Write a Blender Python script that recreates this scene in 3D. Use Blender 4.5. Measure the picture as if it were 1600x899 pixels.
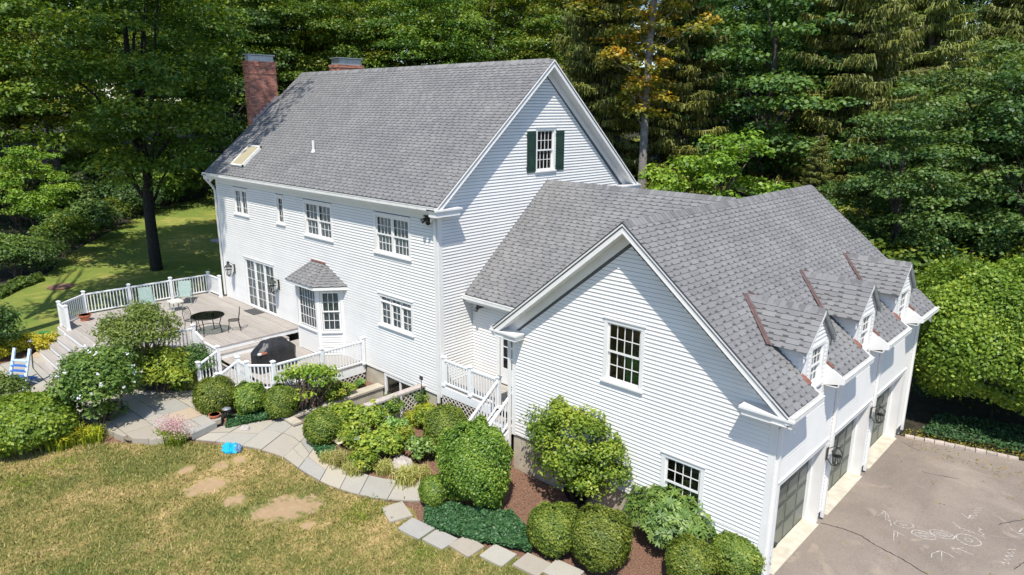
import bpy, math, random
import numpy as np
from mathutils import Matrix, Vector
R = math.radians
for o in list(bpy.data.objects): bpy.data.objects.remove(o)
C = bpy.context.scene.collection
SC = bpy.context.scene
random.seed(7)
RS = np.random.RandomState(11)

# ------------------------------------------------------------------ camera
cam = bpy.data.cameras.new('camera'); cam_ob = bpy.data.objects.new('camera', cam); C.objects.link(cam_ob)
yaw, pitch, roll = 0.7607, -0.2549, 0.0046
F = Vector((-math.sin(yaw) * math.cos(pitch), math.cos(yaw) * math.cos(pitch), math.sin(pitch)))
Rt = Vector((math.cos(yaw), math.sin(yaw), 0)); Up = Rt.cross(F)
R2 = math.cos(roll) * Rt + math.sin(roll) * Up; U2 = -math.sin(roll) * Rt + math.cos(roll) * Up
m = Matrix((R2, U2, -F)).transposed().to_4x4(); m.translation = (16.3046, -13.7911, 10.25)
cam_ob.matrix_world = m
cam.sensor_width = 36; cam.lens = 36 * 1081.06 / 1600; cam.clip_end = 900; cam.clip_start = .1
SC.camera = cam_ob
# ------------------------------------------------------------------ light
w = bpy.data.worlds.new('World'); SC.world = w; w.use_nodes = True
nt = w.node_tree; nt.nodes.clear()
sky = nt.nodes.new('ShaderNodeTexSky'); sky.sky_type = 'NISHITA'; sky.sun_disc = False
SUN_EL, SUN_AZ = R(60), R(140)
sky.sun_elevation = SUN_EL; sky.sun_rotation = SUN_AZ; sky.air_density = 1.0; sky.dust_density = .4; sky.ozone_density = 3.0
bg = nt.nodes.new('ShaderNodeBackground'); bg.inputs[1].default_value = 0.15
ou = nt.nodes.new('ShaderNodeOutputWorld')
nt.links.new(sky.outputs[0], bg.inputs[0]); nt.links.new(bg.outputs[0], ou.inputs[0])
sd = bpy.data.lights.new('sun', 'SUN'); sd.energy = 4.6; sd.angle = R(.53); sd.color = (1, .94, .84)
so = bpy.data.objects.new('sun', sd); C.objects.link(so)
sv = Vector((math.sin(SUN_AZ) * math.cos(SUN_EL), math.cos(SUN_AZ) * math.cos(SUN_EL), math.sin(SUN_EL)))
so.rotation_euler = sv.to_track_quat('Z', 'Y').to_euler(); so.location = (30, -40, 60)
SC.view_settings.view_transform = 'Standard'; SC.view_settings.look = 'None'
SC.view_settings.gamma = 1; SC.view_settings.exposure = 0.36
SC.render.engine = 'CYCLES'
SC.cycles.max_bounces = 6; SC.cycles.diffuse_bounces = 3; SC.cycles.glossy_bounces = 2
SC.cycles.transmission_bounces = 3; SC.cycles.transparent_max_bounces = 6

# ------------------------------------------------------------------ terrain
XS = [-80,-45,-30,-16,-10,-6,-2,2,4,11,16,40,80]
ZS = [6.0,3.0,1.7,.72,.55,.42,.25,.0,-.1,-.06,-.06,.2,1.0]
def H(x, y):
    return float(np.interp(x, XS, ZS)) + .045 * max(y - 10, 0)

# ------------------------------------------------------------------ materials
def nodes(name):
    M = bpy.data.materials.new(name); M.use_nodes = True
    t = M.node_tree; b = t.nodes['Principled BSDF']; return M, t, b
def ramp(t, fac, stops):
    r = t.nodes.new('ShaderNodeValToRGB'); e = r.color_ramp.elements
    while len(e) < len(stops): e.new(.5)
    for i, (p, c) in enumerate(stops):
        e[i].position = p; e[i].color = (*c, 1)
    t.links.new(fac, r.inputs[0]); return r.outputs[0]
def noise(t, scale, detail=4, rough=.6, vec=None, dist=0):
    n = t.nodes.new('ShaderNodeTexNoise'); n.inputs['Scale'].default_value = scale
    n.inputs['Detail'].default_value = detail; n.inputs['Roughness'].default_value = rough
    n.inputs['Distortion'].default_value = dist
    if vec is None:
        vec = pos(t)
    t.links.new(vec, n.inputs['Vector']); return n.outputs['Fac']
def pos(t):
    g = t.nodes.new('ShaderNodeNewGeometry'); return g.outputs['Position']
def objc(t):
    g = t.nodes.new('ShaderNodeTexCoord'); return g.outputs['Object']
def mix(t, a, b, f, mode='MIX'):
    n = t.nodes.new('ShaderNodeMix'); n.data_type = 'RGBA'; n.blend_type = mode
    for sock, v in ((n.inputs[6], a), (n.inputs[7], b)):
        if isinstance(v, tuple): sock.default_value = (*v, 1)
        else: t.links.new(v, sock)
    if isinstance(f, (int, float)): n.inputs[0].default_value = f
    else: t.links.new(f, n.inputs[0])
    return n.outputs[2]
def mth(t, op, a, b=0., c=None):
    n = t.nodes.new('ShaderNodeMath'); n.operation = op
    for i, v in enumerate((a, b, c)):
        if v is None: continue
        if isinstance(v, (int, float)): n.inputs[i].default_value = v
        else: t.links.new(v, n.inputs[i])
    return n.outputs[0]
def stretch(t, vec, s):
    m = t.nodes.new('ShaderNodeMapping'); m.inputs['Scale'].default_value = s
    t.links.new(vec, m.inputs['Vector']); return m.outputs[0]
def bump(t, b, h, s=.3, d=.01):
    n = t.nodes.new('ShaderNodeBump'); n.inputs['Strength'].default_value = s; n.inputs['Distance'].default_value = d
    t.links.new(h, n.inputs['Height']); t.links.new(n.outputs[0], b.inputs['Normal'])
def attr(t, name):
    a = t.nodes.new('ShaderNodeAttribute'); a.attribute_name = name; return a.outputs['Fac']
def simple(name, c0, c1, scale=3, rough=.6, b_s=.15, b_scale=None, metal=0, detail=5, spec=.5, rnd=0, b_d=.01, v=None):
    M, t, b = nodes(name)
    f = noise(t, scale, detail)
    col = ramp(t, f, [(.3, c0), (.7, c1)])
    if rnd:
        oi = t.nodes.new('ShaderNodeObjectInfo')
        hs = t.nodes.new('ShaderNodeHueSaturation')
        t.links.new(mth(t, 'MULTIPLY_ADD', oi.outputs['Random'], rnd, 1 - rnd / 2), hs.inputs['Value'])
        t.links.new(col, hs.inputs['Color']); col = hs.outputs[0]
    t.links.new(col, b.inputs['Base Color'])
    b.inputs['Roughness'].default_value = rough; b.inputs['Metallic'].default_value = metal
    b.inputs['Specular IOR Level'].default_value = spec
    if b_s: bump(t, b, noise(t, b_scale or scale * 8, 4), b_s, b_d)
    return M
M = {}
M['siding'] = simple('white_siding_paint', (.7,.69,.665), (.765,.755,.73), 1.3, .55, .08, 60, rnd=.05)
M['trim'] = simple('white_trim_paint', (.72,.715,.7), (.78,.775,.76), 2, .4, .05, 50)
M['deckwhite'] = simple('white_vinyl', (.78,.79,.8), (.86,.865,.87), 4, .35, .03)
M['gutter'] = simple('white_gutter_enamel', (.66,.66,.63), (.8,.8,.78), 5, .35, .05)
M['copper'] = simple('aged_copper', (.15,.095,.09), (.25,.165,.155), 9, .45, .1, metal=.35)
M['redcopper'] = simple('new_copper', (.2,.08,.055), (.32,.14,.1), 9, .45, .1, metal=.2)
M['shutter'] = simple('dark_green_paint', (.012,.035,.026), (.02,.05,.036), 4, .4, .05)
M['garagedoor'] = simple('grey_green_door', (.11,.125,.1), (.15,.165,.13), 1.5, .35, .05)
M['darkgroove'] = simple('dark_groove', (.02,.02,.02), (.03,.03,.03), 5, .7, 0)
M['parge'] = simple('cement_parge', (.36,.32,.25), (.52,.47,.38), 2.2, .9, .5, 40)
M['concrete'] = simple('concrete_apron', (.42,.38,.3), (.62,.57,.47), 4, .85, .4, 50)
M['mulch'] = simple('bark_mulch', (.07,.038,.026), (.4,.22,.145), 28, .95, 1.0, 45, b_d=.05, detail=8)
M['blackmetal'] = simple('dark_bronze_metal', (.018,.017,.015), (.035,.032,.028), 12, .4, .1, metal=.6)
M['pewter'] = simple('weathered_pewter_metal', (.04,.043,.04), (.09,.095,.085), 18, .6, .2, metal=.4)
M['cover'] = simple('black_vinyl_cover', (.012,.012,.014), (.03,.03,.034), 4, .42, .5, 9, b_d=.04)
M['terracotta'] = simple('terracotta', (.42,.12,.06), (.55,.2,.11), 10, .8, .2)
M['lattice'] = simple('brown_white_lattice', (.5,.45,.4), (.66,.62,.57), 10, .7, .1)
M['turq'] = simple('turquoise_plastic', (.0,.3,.55), (.03,.48,.7), 14, .35, .3)
M['navy'] = simple('dark_blue_cloth', (.02,.05,.2), (.3,.5,.7), 22, .6, .3)
M['blue'] = simple('blue_plastic', (.03,.12,.42), (.06,.2,.6), 8, .4, .1)
M['bluewhite'] = simple('pale_blue_plastic', (.3,.5,.75), (.75,.82,.9), 16, .4, .1)
M['sling'] = simple('pale_green_metal', (.22,.3,.27), (.3,.38,.35), 10, .4, .05)
M['cushion'] = simple('cream_cushion', (.6,.56,.48), (.72,.68,.6), 10, .9, .2)
M['mat'] = simple('grey_doormat', (.05,.05,.052), (.09,.09,.09), 40, .95, .5, 120)
M['blind'] = simple('tan_skylight_blind', (.34,.3,.2), (.38,.33,.22), 2, .8, .0)
M['chalk'] = simple('white_chalk', (.5,.46,.42), (.8,.77,.73), 30, .95, 0)
def chalkmat():
    M_, t, b = nodes('dusty_chalk'); b.inputs['Base Color'].default_value = (.62,.58,.54,1); b.inputs['Roughness'].default_value = 1
    f = mth(t, 'MULTIPLY', noise(t, 38, 4, .8), noise(t, 5, 3, .6))
    al = t.nodes.new('ShaderNodeMapRange'); al.inputs[1].default_value = .14; al.inputs[2].default_value = .36; al.inputs[3].default_value = .3; al.inputs[4].default_value = .95
    t.links.new(f, al.inputs[0]); t.links.new(al.outputs[0], b.inputs['Alpha']); return M_
M['chalk'] = chalkmat()
M['crack'] = simple('tarry_crack', (.05,.04,.04), (.09,.075,.07), 20, .9, .2)
M['boulder'] = simple('pale_boulder', (.3,.27,.25), (.55,.5,.46), 9, .85, .8, 25, b_d=.03)
M['lead'] = simple('lead_flashing', (.3,.32,.34), (.45,.47,.5), 8, .4, .1, metal=.6)
M['flashing'] = simple('pale_step_flashing', (.34,.3,.3), (.42,.38,.38), 8, .4, .1)
M['hose'] = simple('dark_hose_rubber', (.02,.025,.02), (.04,.045,.035), 8, .5, 0)
M['bark'] = simple('grey_brown_bark', (.05,.042,.035), (.13,.11,.095), 6, .95, 1, 9, b_d=.06)
M['darkbark'] = simple('dark_bark', (.012,.011,.01), (.03,.027,.024), 6, .95, 1, 9, b_d=.06)  # bark in a near-black brown
M['palebark'] = simple('pale_ridged_bark', (.16,.14,.13), (.3,.27,.25), 6, .95, 1, 9, b_d=.05)
M['twig'] = simple('brown_twig', (.07,.05,.035), (.16,.12,.09), 14, .9, .3)
M['graywood'] = simple('weathered_wood', (.16,.14,.14), (.27,.24,.24), 6, .85, .5, 30)
M['shadeblind'] = simple('white_window_blind', (.5,.49,.45), (.66,.65,.6), 3, .8, 0)
M['curtain'] = simple('sheer_curtain', (.62,.63,.61), (.78,.78,.76), 6, .9, .2)
M['lapshade'] = simple('dark_lap_shade', (.09,.09,.092), (.12,.12,.12), 8, .9, 0)  # dark backing behind the boards, its colour deepens the butt shadow lines
M['unlitdark'] = simple('painted_unlit_dark', (.03,.03,.03), (.05,.048,.045), 1, .9, 0)  # near-black colour stands for unlit rooms and the shade under the deck
M['green_toy'] = simple('green_cloth', (.01,.16,.03), (.02,.22,.05), 6, .7, 0)
# brick
def brickmat():
    M_, t, b = nodes('red_brick')
    c = ramp(t, attr(t, 'v'), [(0, (.15,.05,.03)), (.5, (.4,.125,.07)), (1, (.5,.21,.14))])
    c = mix(t, c, (.5,.42,.38), mth(t, 'MULTIPLY', noise(t, 14), .25))
    t.links.new(c, b.inputs['Base Color']); b.inputs['Roughness'].default_value = .9
    bump(t, b, noise(t, 60), .3); return M_
M['brick'] = brickmat()
M['mortar'] = simple('mortar', (.28,.2,.17), (.38,.3,.26), 9, .95, .3)
def shinglemat():
    M_, t, b = nodes('grey_asphalt_shingle')
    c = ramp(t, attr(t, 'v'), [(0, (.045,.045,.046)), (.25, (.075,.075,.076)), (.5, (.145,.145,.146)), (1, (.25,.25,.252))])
    g = noise(t, 260, 2, .8)
    c = mix(t, c, (.38,.38,.38), mth(t, 'MULTIPLY', g, .2), 'MIX')
    big = noise(t, .7, 3)
    c = mix(t, c, ramp(t, big, [(.3, (.8,.8,.82)), (.7, (1,.99,.98))]), 1.0, 'MULTIPLY')
    # faint weather streaks down the slope
    st = noise(t, 1.0, 4, vec=stretch(t, pos(t), (3.5, 3.5, .35)))
    c = mix(t, c, (.75,.76,.78), mth(t, 'MULTIPLY', mth(t, 'SUBTRACT', st, .45), .5), 'MULTIPLY')
    t.links.new(c, b.inputs['Base Color']); b.inputs['Roughness'].default_value = .92
    b.inputs['Specular IOR Level'].default_value = .25
    bump(t, b, g, .5, .004); return M_
M['shingle'] = shinglemat()
def glassmat(name, tint, rough=.02, refl=.5):
    M_, t, b = nodes(name); t.nodes.remove(b)
    tr = t.nodes.new('ShaderNodeBsdfTransparent'); tr.inputs[0].default_value = (*tint, 1)
    gl = t.nodes.new('ShaderNodeBsdfGlossy'); gl.inputs['Roughness'].default_value = rough
    fr = t.nodes.new('ShaderNodeFresnel'); fr.inputs[0].default_value = 1.6
    mx = t.nodes.new('ShaderNodeMixShader')
    t.links.new(mth(t, 'ADD', mth(t, 'MULTIPLY', fr.outputs[0], .9), .04), mx.inputs[0]); t.links.new(tr.outputs[0], mx.inputs[1]); t.links.new(gl.outputs[0], mx.inputs[2])
    t.links.new(mx.outputs[0], t.nodes['Material Output'].inputs[0]); return M_
M['glass'] = glassmat('window_glass', (.82,.85,.84))
M['tableglass'] = glassmat('table_glass', (.6,.66,.63), .05)
def deckmat():
    M_, t, b = nodes('grey_composite_decking')
    oi = t.nodes.new('ShaderNodeObjectInfo')
    f = noise(t, 2.0, 5, vec=stretch(t, pos(t), (.6, 9, 9)))
    c = ramp(t, f, [(.3, (.31,.28,.255)), (.7, (.42,.385,.35))])
    hs = t.nodes.new('ShaderNodeHueSaturation')
    t.links.new(mth(t, 'MULTIPLY_ADD', oi.outputs['Random'], .16, .92), hs.inputs['Value'])
    t.links.new(c, hs.inputs['Color']); t.links.new(hs.outputs[0], b.inputs['Base Color'])
    b.inputs['Roughness'].default_value = .75; bump(t, b, f, .2); return M_
M['deck'] = deckmat()
def stonemat():
    M_, t, b = nodes('bluestone_flag')
    oi = t.nodes.new('ShaderNodeObjectInfo')
    base = ramp(t, oi.outputs['Random'], [(0, (.25,.25,.235)), (.2, (.37,.35,.3)), (.4, (.31,.27,.22)), (.6, (.36,.33,.27)), (.8, (.3,.3,.295)), (.95, (.4,.36,.28)), (1, (.42,.27,.16))])
    n1 = noise(t, 2.5, 6); n2 = noise(t, 22, 5)
    c = mix(t, base, (.5,.46,.38), mth(t, 'MULTIPLY', n1, .4))
    c = mix(t, c, (.2,.18,.15), mth(t, 'MULTIPLY', mth(t, 'GREATER_THAN', n2, .62), .35))
    t.links.new(c, b.inputs['Base Color']); b.inputs['Roughness'].default_value = .85
    bump(t, b, n2, .3, .006); return M_
M['stone'] = stonemat()
def granite():
    return simple('granite_block', (.36,.3,.26), (.56,.48,.42), 9, .9, .6, 40, rnd=.3)
M['granite'] = granite()
def asphalt():
    M_, t, b = nodes('worn_brown_asphalt')
    n1 = noise(t, .35, 6, .6, dist=.8); n2 = noise(t, 1.6, 6, .65); n3 = noise(t, 55, 3, .8)
    c = ramp(t, n1, [(.3, (.18,.148,.122)), (.5, (.235,.194,.16)), (.72, (.31,.258,.212))])
    c = mix(t, c, (.19,.15,.13), mth(t, 'MULTIPLY', mth(t, 'MAXIMUM', mth(t, 'SUBTRACT', n2, .52), 0.), 2.4))
    c = mix(t, c, (.44,.36,.28), mth(t, 'MULTIPLY', mth(t, 'MAXIMUM', mth(t, 'SUBTRACT', noise(t, 1.1, 4, .5, dist=1.5), .6), 0.), 3.))
    c = mix(t, c, (.42,.36,.31), mth(t, 'MULTIPLY', mth(t, 'GREATER_THAN', n3, .6), .5))
    c = mix(t, c, (.06,.05,.05), mth(t, 'MULTIPLY', mth(t, 'LESS_THAN', n3, .4), .45))
    c = mix(t, c, (.13,.11,.1), mth(t, 'MULTIPLY', mth(t, 'GREATER_THAN', noise(t, 4.2, 6, .7), .66), .5))
    t.links.new(c, b.inputs['Base Color']); b.inputs['Roughness'].default_value = .9
    bump(t, b, n3, .4, .006); return M_
M['asphalt'] = asphalt()
def lawncol(t, green=0.):
    n1 = noise(t, .32, 5, .6, dist=.6); n2 = noise(t, 1.7, 6, .68, vec=stretch(t, pos(t), (1.5,.62,1))); n3 = noise(t, 7, 5, .75); n4 = noise(t, 70, 3, .8)
    k = mth(t, 'ADD', mth(t, 'MULTIPLY_ADD', n1, .7, -.125), mth(t, 'ADD', mth(t, 'MULTIPLY', n2, .42), mth(t, 'MULTIPLY', n3, .36)))
    k = mth(t, 'ADD', k, green)
    c = ramp(t, k, [(.5, (.56,.4,.2)), (.555, (.42,.32,.13)), (.61, (.27,.235,.075)), (.68, (.17,.18,.045)), (.8, (.1,.15,.03))])
    c = mix(t, c, (.03,.045,.012), mth(t, 'MULTIPLY', mth(t, 'LESS_THAN', n4, .4), .45))
    c = mix(t, c, (.36,.3,.14), mth(t, 'MULTIPLY', mth(t, 'GREATER_THAN', n4, .64), .35))
    return c, n3, n4
def lawnmat(name, green, blade=False):
    M_, t, b = nodes(name)
    c, n3, n4 = lawncol(t, green)
    if green > .04: c = mix(t, mix(t, c, (1.25,1.35,1.1), 1., 'MULTIPLY'), mix(t, (.11,.2,.025), (.3,.29,.08), n3), .28)
    if not blade:
        d = attr(t, 'dirt')
        k = mth(t, 'ADD', d, mth(t, 'MULTIPLY_ADD', noise(t, 4.2, 6, .75), 2.0, -1.0))
        dm = ramp(t, k, [(.46, (0,0,0)), (.72, (1,1,1))]); dm = mth(t, 'MULTIPLY', dm, mth(t, 'MULTIPLY_ADD', n3, .9, .42))
        c = mix(t, c, mix(t, (.44,.28,.17), (.52,.37,.23), noise(t, 6, 5)), dm)
        bump(t, b, n4, .9, .03)
    else:
        oi = attr(t, 'v'); c = mix(t, c, ramp(t, oi, [(0, (.1,.15,.025)), (.5, (.28,.25,.075)), (1, (.6,.47,.22))]), .55)
    t.links.new(c, b.inputs['Base Color']); b.inputs['Roughness'].default_value = .9
    b.inputs['Specular IOR Level'].default_value = .2; return M_
M['lawn'] = lawnmat('dry_summer_lawn', .012)
M['lawnback'] = lawnmat('green_back_lawn', .1)  # greener, brighter mix for the back lawn
M['blade'] = lawnmat('grass_blade', .03, True)
def woodsfloor():
    return simple('forest_floor', (.012,.014,.007), (.055,.045,.025), 3, 1, .8, 20, b_d=.08)
M['floor'] = woodsfloor()
def leafmat(name, stops, trans=.35, gloss=.025):
    M_, t, b = nodes(name); t.nodes.remove(b)
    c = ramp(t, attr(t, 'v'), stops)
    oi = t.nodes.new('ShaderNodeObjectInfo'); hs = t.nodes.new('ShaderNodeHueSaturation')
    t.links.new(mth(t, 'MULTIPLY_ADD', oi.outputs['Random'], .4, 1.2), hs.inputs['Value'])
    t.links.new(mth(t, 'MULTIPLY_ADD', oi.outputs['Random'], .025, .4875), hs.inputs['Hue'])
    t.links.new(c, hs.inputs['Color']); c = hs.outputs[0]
    d = t.nodes.new('ShaderNodeBsdfDiffuse'); tl = t.nodes.new('ShaderNodeBsdfTranslucent'); g = t.nodes.new('ShaderNodeBsdfGlossy')
    gloss = min(gloss, .035); g.inputs['Roughness'].default_value = .5; g.inputs[0].default_value = (.9,.95,.9,1)
    t.links.new(c, d.inputs[0]); t.links.new(mix(t, c, (1.5,1.35,.5), 1., 'MULTIPLY'), tl.inputs[0])
    a = t.nodes.new('ShaderNodeMixShader'); a.inputs[0].default_value = trans
    t.links.new(d.outputs[0], a.inputs[1]); t.links.new(tl.outputs[0], a.inputs[2])
    e = t.nodes.new('ShaderNodeMixShader'); e.inputs[0].default_value = gloss
    t.links.new(a.outputs[0], e.inputs[1]); t.links.new(g.outputs[0], e.inputs[2])
    t.links.new(e.outputs[0], t.nodes['Material Output'].inputs[0]); return M_
L = {}
L['maple'] = leafmat('maple_leaf', [(0, (.018,.045,.008)), (.5, (.058,.11,.014)), (.85, (.13,.185,.022)), (1, (.2,.22,.025))])
L['dark'] = leafmat('dark_leaf', [(0, (.014,.038,.012)), (.6, (.045,.095,.024)), (1, (.11,.17,.04))])
L['spruce'] = leafmat('spruce_needle', [(0, (.03,.042,.012)), (.5, (.1,.12,.025)), (1, (.2,.21,.04))], .15, .03)
L['yellow'] = leafmat('yellowing_leaf', [(0, (.07,.11,.015)), (.35, (.17,.19,.02)), (.75, (.36,.29,.025)), (1, (.46,.27,.03))])
L['bright'] = leafmat('bright_leaf', [(0, (.05,.1,.012)), (.5, (.12,.21,.022)), (1, (.24,.32,.04))])
L['hedge'] = leafmat('hedge_leaf', [(0, (.045,.085,.01)), (.5, (.12,.19,.02)), (1, (.28,.33,.045))])
L['box'] = leafmat('boxwood_leaf', [(0, (.03,.055,.01)), (.5, (.095,.14,.018)), (1, (.22,.24,.04))], .25)
L['box2'] = leafmat('glossy_holly_leaf', [(0, (.03,.065,.01)), (.5, (.095,.165,.018)), (1, (.24,.29,.04))], .25, .1)
L['rhodo'] = leafmat('rhododendron_leaf', [(0, (.035,.08,.018)), (.5, (.09,.18,.035)), (1, (.2,.3,.07))], .25, .12)
L['hib'] = leafmat('hibiscus_leaf', [(0, (.024,.055,.012)), (.5, (.07,.125,.024)), (1, (.15,.21,.045))])
L['gold'] = leafmat('golden_leaf', [(0, (.08,.12,.015)), (.5, (.2,.24,.02)), (1, (.42,.4,.03))])
L['grass'] = leafmat('ornamental_blade', [(0, (.1,.13,.03)), (.5, (.25,.26,.07)), (1, (.45,.4,.18))])
L['pachy'] = leafmat('pachysandra_leaf', [(0, (.012,.04,.014)), (.5, (.03,.09,.03)), (1, (.08,.16,.06))], .2, .1)
L['petal'] = leafmat('pale_lilac_petal', [(0, (.55,.55,.75)), (1, (.75,.75,.9))])
L['pink'] = leafmat('dusty_pink_petal', [(0, (.4,.24,.32)), (1, (.55,.38,.42))])
L['white'] = leafmat('white_petal', [(0, (.6,.6,.55)), (1, (.8,.8,.75))])

# ------------------------------------------------------------------ mesh helpers
WL = {}
def base_of(p):
    while p is not None and p.parent is not None: p = p.parent
    return WL.get(p.name, Vector((0,0,0))) if p is not None else Vector((0,0,0))
class MB:
    def __init__(s): s.v = []; s.f = []; s.a = []; s.p = []
    def add(s, vs, fs, a=0.5):
        n = len(s.v); s.p.append((n, len(vs), len(s.f), len(fs))); s.v += [tuple(v) for v in vs]; s.f += [tuple(i + n for i in f) for f in fs]
        s.a += [a] * len(fs)
    def box(s, x0, x1, y0, y1, z0, z1, a=.5):
        s.add([(x0,y0,z0),(x1,y0,z0),(x1,y1,z0),(x0,y1,z0),(x0,y0,z1),(x1,y0,z1),(x1,y1,z1),(x0,y1,z1)],
              [(0,3,2,1),(4,5,6,7),(0,1,5,4),(1,2,6,5),(2,3,7,6),(3,0,4,7)], a)
    def hexa(s, p, a=.5):   # 8 pts bottom ring then top ring
        s.add(p, [(0,3,2,1),(4,5,6,7),(0,1,5,4),(1,2,6,5),(2,3,7,6),(3,0,4,7)], a)
    def beam(s, p, q, w, h, up=(0,0,1), a=.5):
        p = Vector(p); q = Vector(q); d = (q - p).normalized(); u = Vector(up); sd_ = d.cross(u).normalized(); u = sd_.cross(d)
        r = []
        for e in (p, q): r += [e - sd_*w/2 - u*h/2, e + sd_*w/2 - u*h/2, e + sd_*w/2 + u*h/2, e - sd_*w/2 + u*h/2]
        s.hexa(r, a)
    def vbeam(s, p, q, w, h, a=.5):   # beam with vertical cut ends and vertical depth h
        p = Vector(p); q = Vector(q); d = (q - p); d.z = 0; d.normalize(); sd_ = Vector((d.y, -d.x, 0)); r = []
        for e in (p, q): r += [e - sd_*w/2 - Vector((0,0,h/2)), e + sd_*w/2 - Vector((0,0,h/2)), e + sd_*w/2 + Vector((0,0,h/2)), e - sd_*w/2 + Vector((0,0,h/2))]
        s.hexa(r, a)
    def tube(s, pts, rad, n=8, a=.5, cap=True):
        pts = [Vector(p) for p in pts]; rad = rad if isinstance(rad, (list, tuple)) else [rad] * len(pts)
        rings = []; prev = None
        for i, p in enumerate(pts):
            d = (pts[min(i+1, len(pts)-1)] - pts[max(i-1, 0)]).normalized()
            x = d.cross(Vector((0,0,1)))
            if x.length < .1: x = d.cross(Vector((1,0,0)))
            x.normalize()
            if prev and x.dot(prev) < 0: x = -x
            prev = x; y = d.cross(x)
            rings.append([p + (x*math.cos(2*math.pi*k/n) + y*math.sin(2*math.pi*k/n)) * rad[i] for k in range(n)])
        vs = [v for r in rings for v in r]; fs = []
        for i in range(len(pts)-1):
            for k in range(n): fs.append((i*n+k, i*n+(k+1)%n, (i+1)*n+(k+1)%n, (i+1)*n+k))
        if cap: fs += [tuple(range(n-1, -1, -1)), tuple(range((len(pts)-1)*n, len(pts)*n))]
        s.add(vs, fs, a)
    def lathe(s, c, prof, n=12, a=.5):
        c = Vector(c); s.tube([c + Vector((0,0,z)) for r, z in prof], [max(r, .002) for r, z in prof], n, a)
    def prism(s, poly, z0, z1, a=.5):
        n = len(poly)
        s.add([(x, y, z0) for x, y in poly] + [(x, y, z1) for x, y in poly],
              [tuple(range(n-1, -1, -1)), tuple(range(n, 2*n))] + [(i, (i+1) % n, (i+1) % n + n, i + n) for i in range(n)], a)
    def mesh(s, name, mat, off=(0,0,0), smooth=False):
        me = bpy.data.meshes.new(name); off = Vector(off)
        v = np.array(s.v, dtype=np.float32) - np.array(off, dtype=np.float32)
        me.from_pydata(v.tolist(), [], s.f)
        at = me.attributes.new('v', 'FLOAT', 'FACE'); at.data.foreach_set('value', s.a)
        if mat: me.materials.append(mat)
        if smooth: me.polygons.foreach_set('use_smooth', [True] * len(me.polygons))
        me.update(); return me
    def build(s, name, mat, parent=None, smooth=False, **kw):
        o = bpy.data.objects.new(name, s.mesh(name, mat, base_of(parent), smooth)); C.objects.link(o)
        if parent: o.parent = parent
        for k, v in kw.items(): o[k] = v
        return o
    def pieces(s, name, mat, parent=None):   # every piece an object of its own
        for v0, nv, f0, nf in s.p:
            q = MB(); q.v = s.v[v0:v0+nv]; q.f = [tuple(i-v0 for i in f) for f in s.f[f0:f0+nf]]; q.a = s.a[f0:f0+nf]; q.build(name, mat, parent)
    def solo(s, name, mat, base, label, cat, group=None, smooth=False):   # a one-mesh thing with its origin at its base
        o = bpy.data.objects.new(name, s.mesh(name, mat, base, smooth)); C.objects.link(o); o.location = base
        o['label'] = label; o['category'] = cat
        if group: o['group'] = group
        return o
def thing(name, label, cat, loc=(0,0,0), group=None):
    o = bpy.data.objects.new(name, None); C.objects.link(o); o.location = loc; o.empty_display_size = .3
    o['label'] = label; o['category'] = cat
    if group: o['group'] = group
    WL[o.name] = Vector(loc); return o
def inst(name, me, mat4, parent=None, **kw):
    o = bpy.data.objects.new(name, me); C.objects.link(o)
    if parent:
        o.parent = parent; mm = mat4.copy(); mm.translation = mm.translation - base_of(parent); o.matrix_basis = mm
    else: o.matrix_basis = mat4
    for k, v in kw.items(): o[k] = v
    return o
def copy_thing(src, loc, rotz=0, scale=1, label=None):
    r = src.copy(); C.objects.link(r); r.location = loc; r.rotation_euler = (0,0,rotz); r.scale = (scale,)*3 if not isinstance(scale, tuple) else scale
    if label: r['label'] = label
    for ch in list(src.children):
        c = ch.copy(); C.objects.link(c); c.parent = r
        for g in ch.children:
            d = g.copy(); C.objects.link(d); d.parent = c
    return r
class Fr:   # wall frame: u along the wall, z up, n outwards
    def __init__(s, O, U, N): s.O = Vector(O); s.U = Vector(U); s.N = Vector(N)
    def P(s, u, z, n=0): return s.O + s.U*u + s.N*n + Vector((0,0,z))
    def box(s, mb, u0, u1, z0, z1, n0, n1, a=.5):
        mb.hexa([s.P(u0,z0,n0), s.P(u1,z0,n0), s.P(u1,z0,n1), s.P(u0,z0,n1), s.P(u0,z1,n0), s.P(u1,z1,n0), s.P(u1,z1,n1), s.P(u0,z1,n1)], a)
    def quad(s, mb, pts, n, a=.5):
        mb.add([s.P(u, z, n) for u, z in pts], [tuple(range(len(pts)))], a)
def clip_half(poly, a, b, c):   # keep a*x+b*y<=c
    out = []; n = len(poly)
    for i in range(n):
        p, q = poly[i], poly[(i+1) % n]; dp = a*p[0]+b*p[1]-c; dq = a*q[0]+b*q[1]-c
        if dp <= 0: out.append(p)
        if (dp < 0 < dq) or (dq < 0 < dp):
            k = dp/(dp-dq); out.append((p[0]+(q[0]-p[0])*k, p[1]+(q[1]-p[1])*k))
    return out
def clip_convex(sub, win):   # window counter-clockwise
    n = len(win)
    for i in range(n):
        p, q = win[i], win[(i+1) % n]; ex, ey = q[0]-p[0], q[1]-p[1]
        sub = clip_half(sub, ey, -ex, ey*p[0]-ex*p[1])
        if len(sub) < 3: return []
    return sub
def area(p): return .5*sum(p[i][0]*p[(i+1)%len(p)][1]-p[(i+1)%len(p)][0]*p[i][1] for i in range(len(p)))
def inside(poly, x, y):
    c = False; n = len(poly); j = n-1
    for i in range(n):
        if (poly[i][1] > y) != (poly[j][1] > y) and x < (poly[j][0]-poly[i][0])*(y-poly[i][1])/(poly[j][1]-poly[i][1])+poly[i][0]: c = not c
        j = i
    return c
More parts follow.
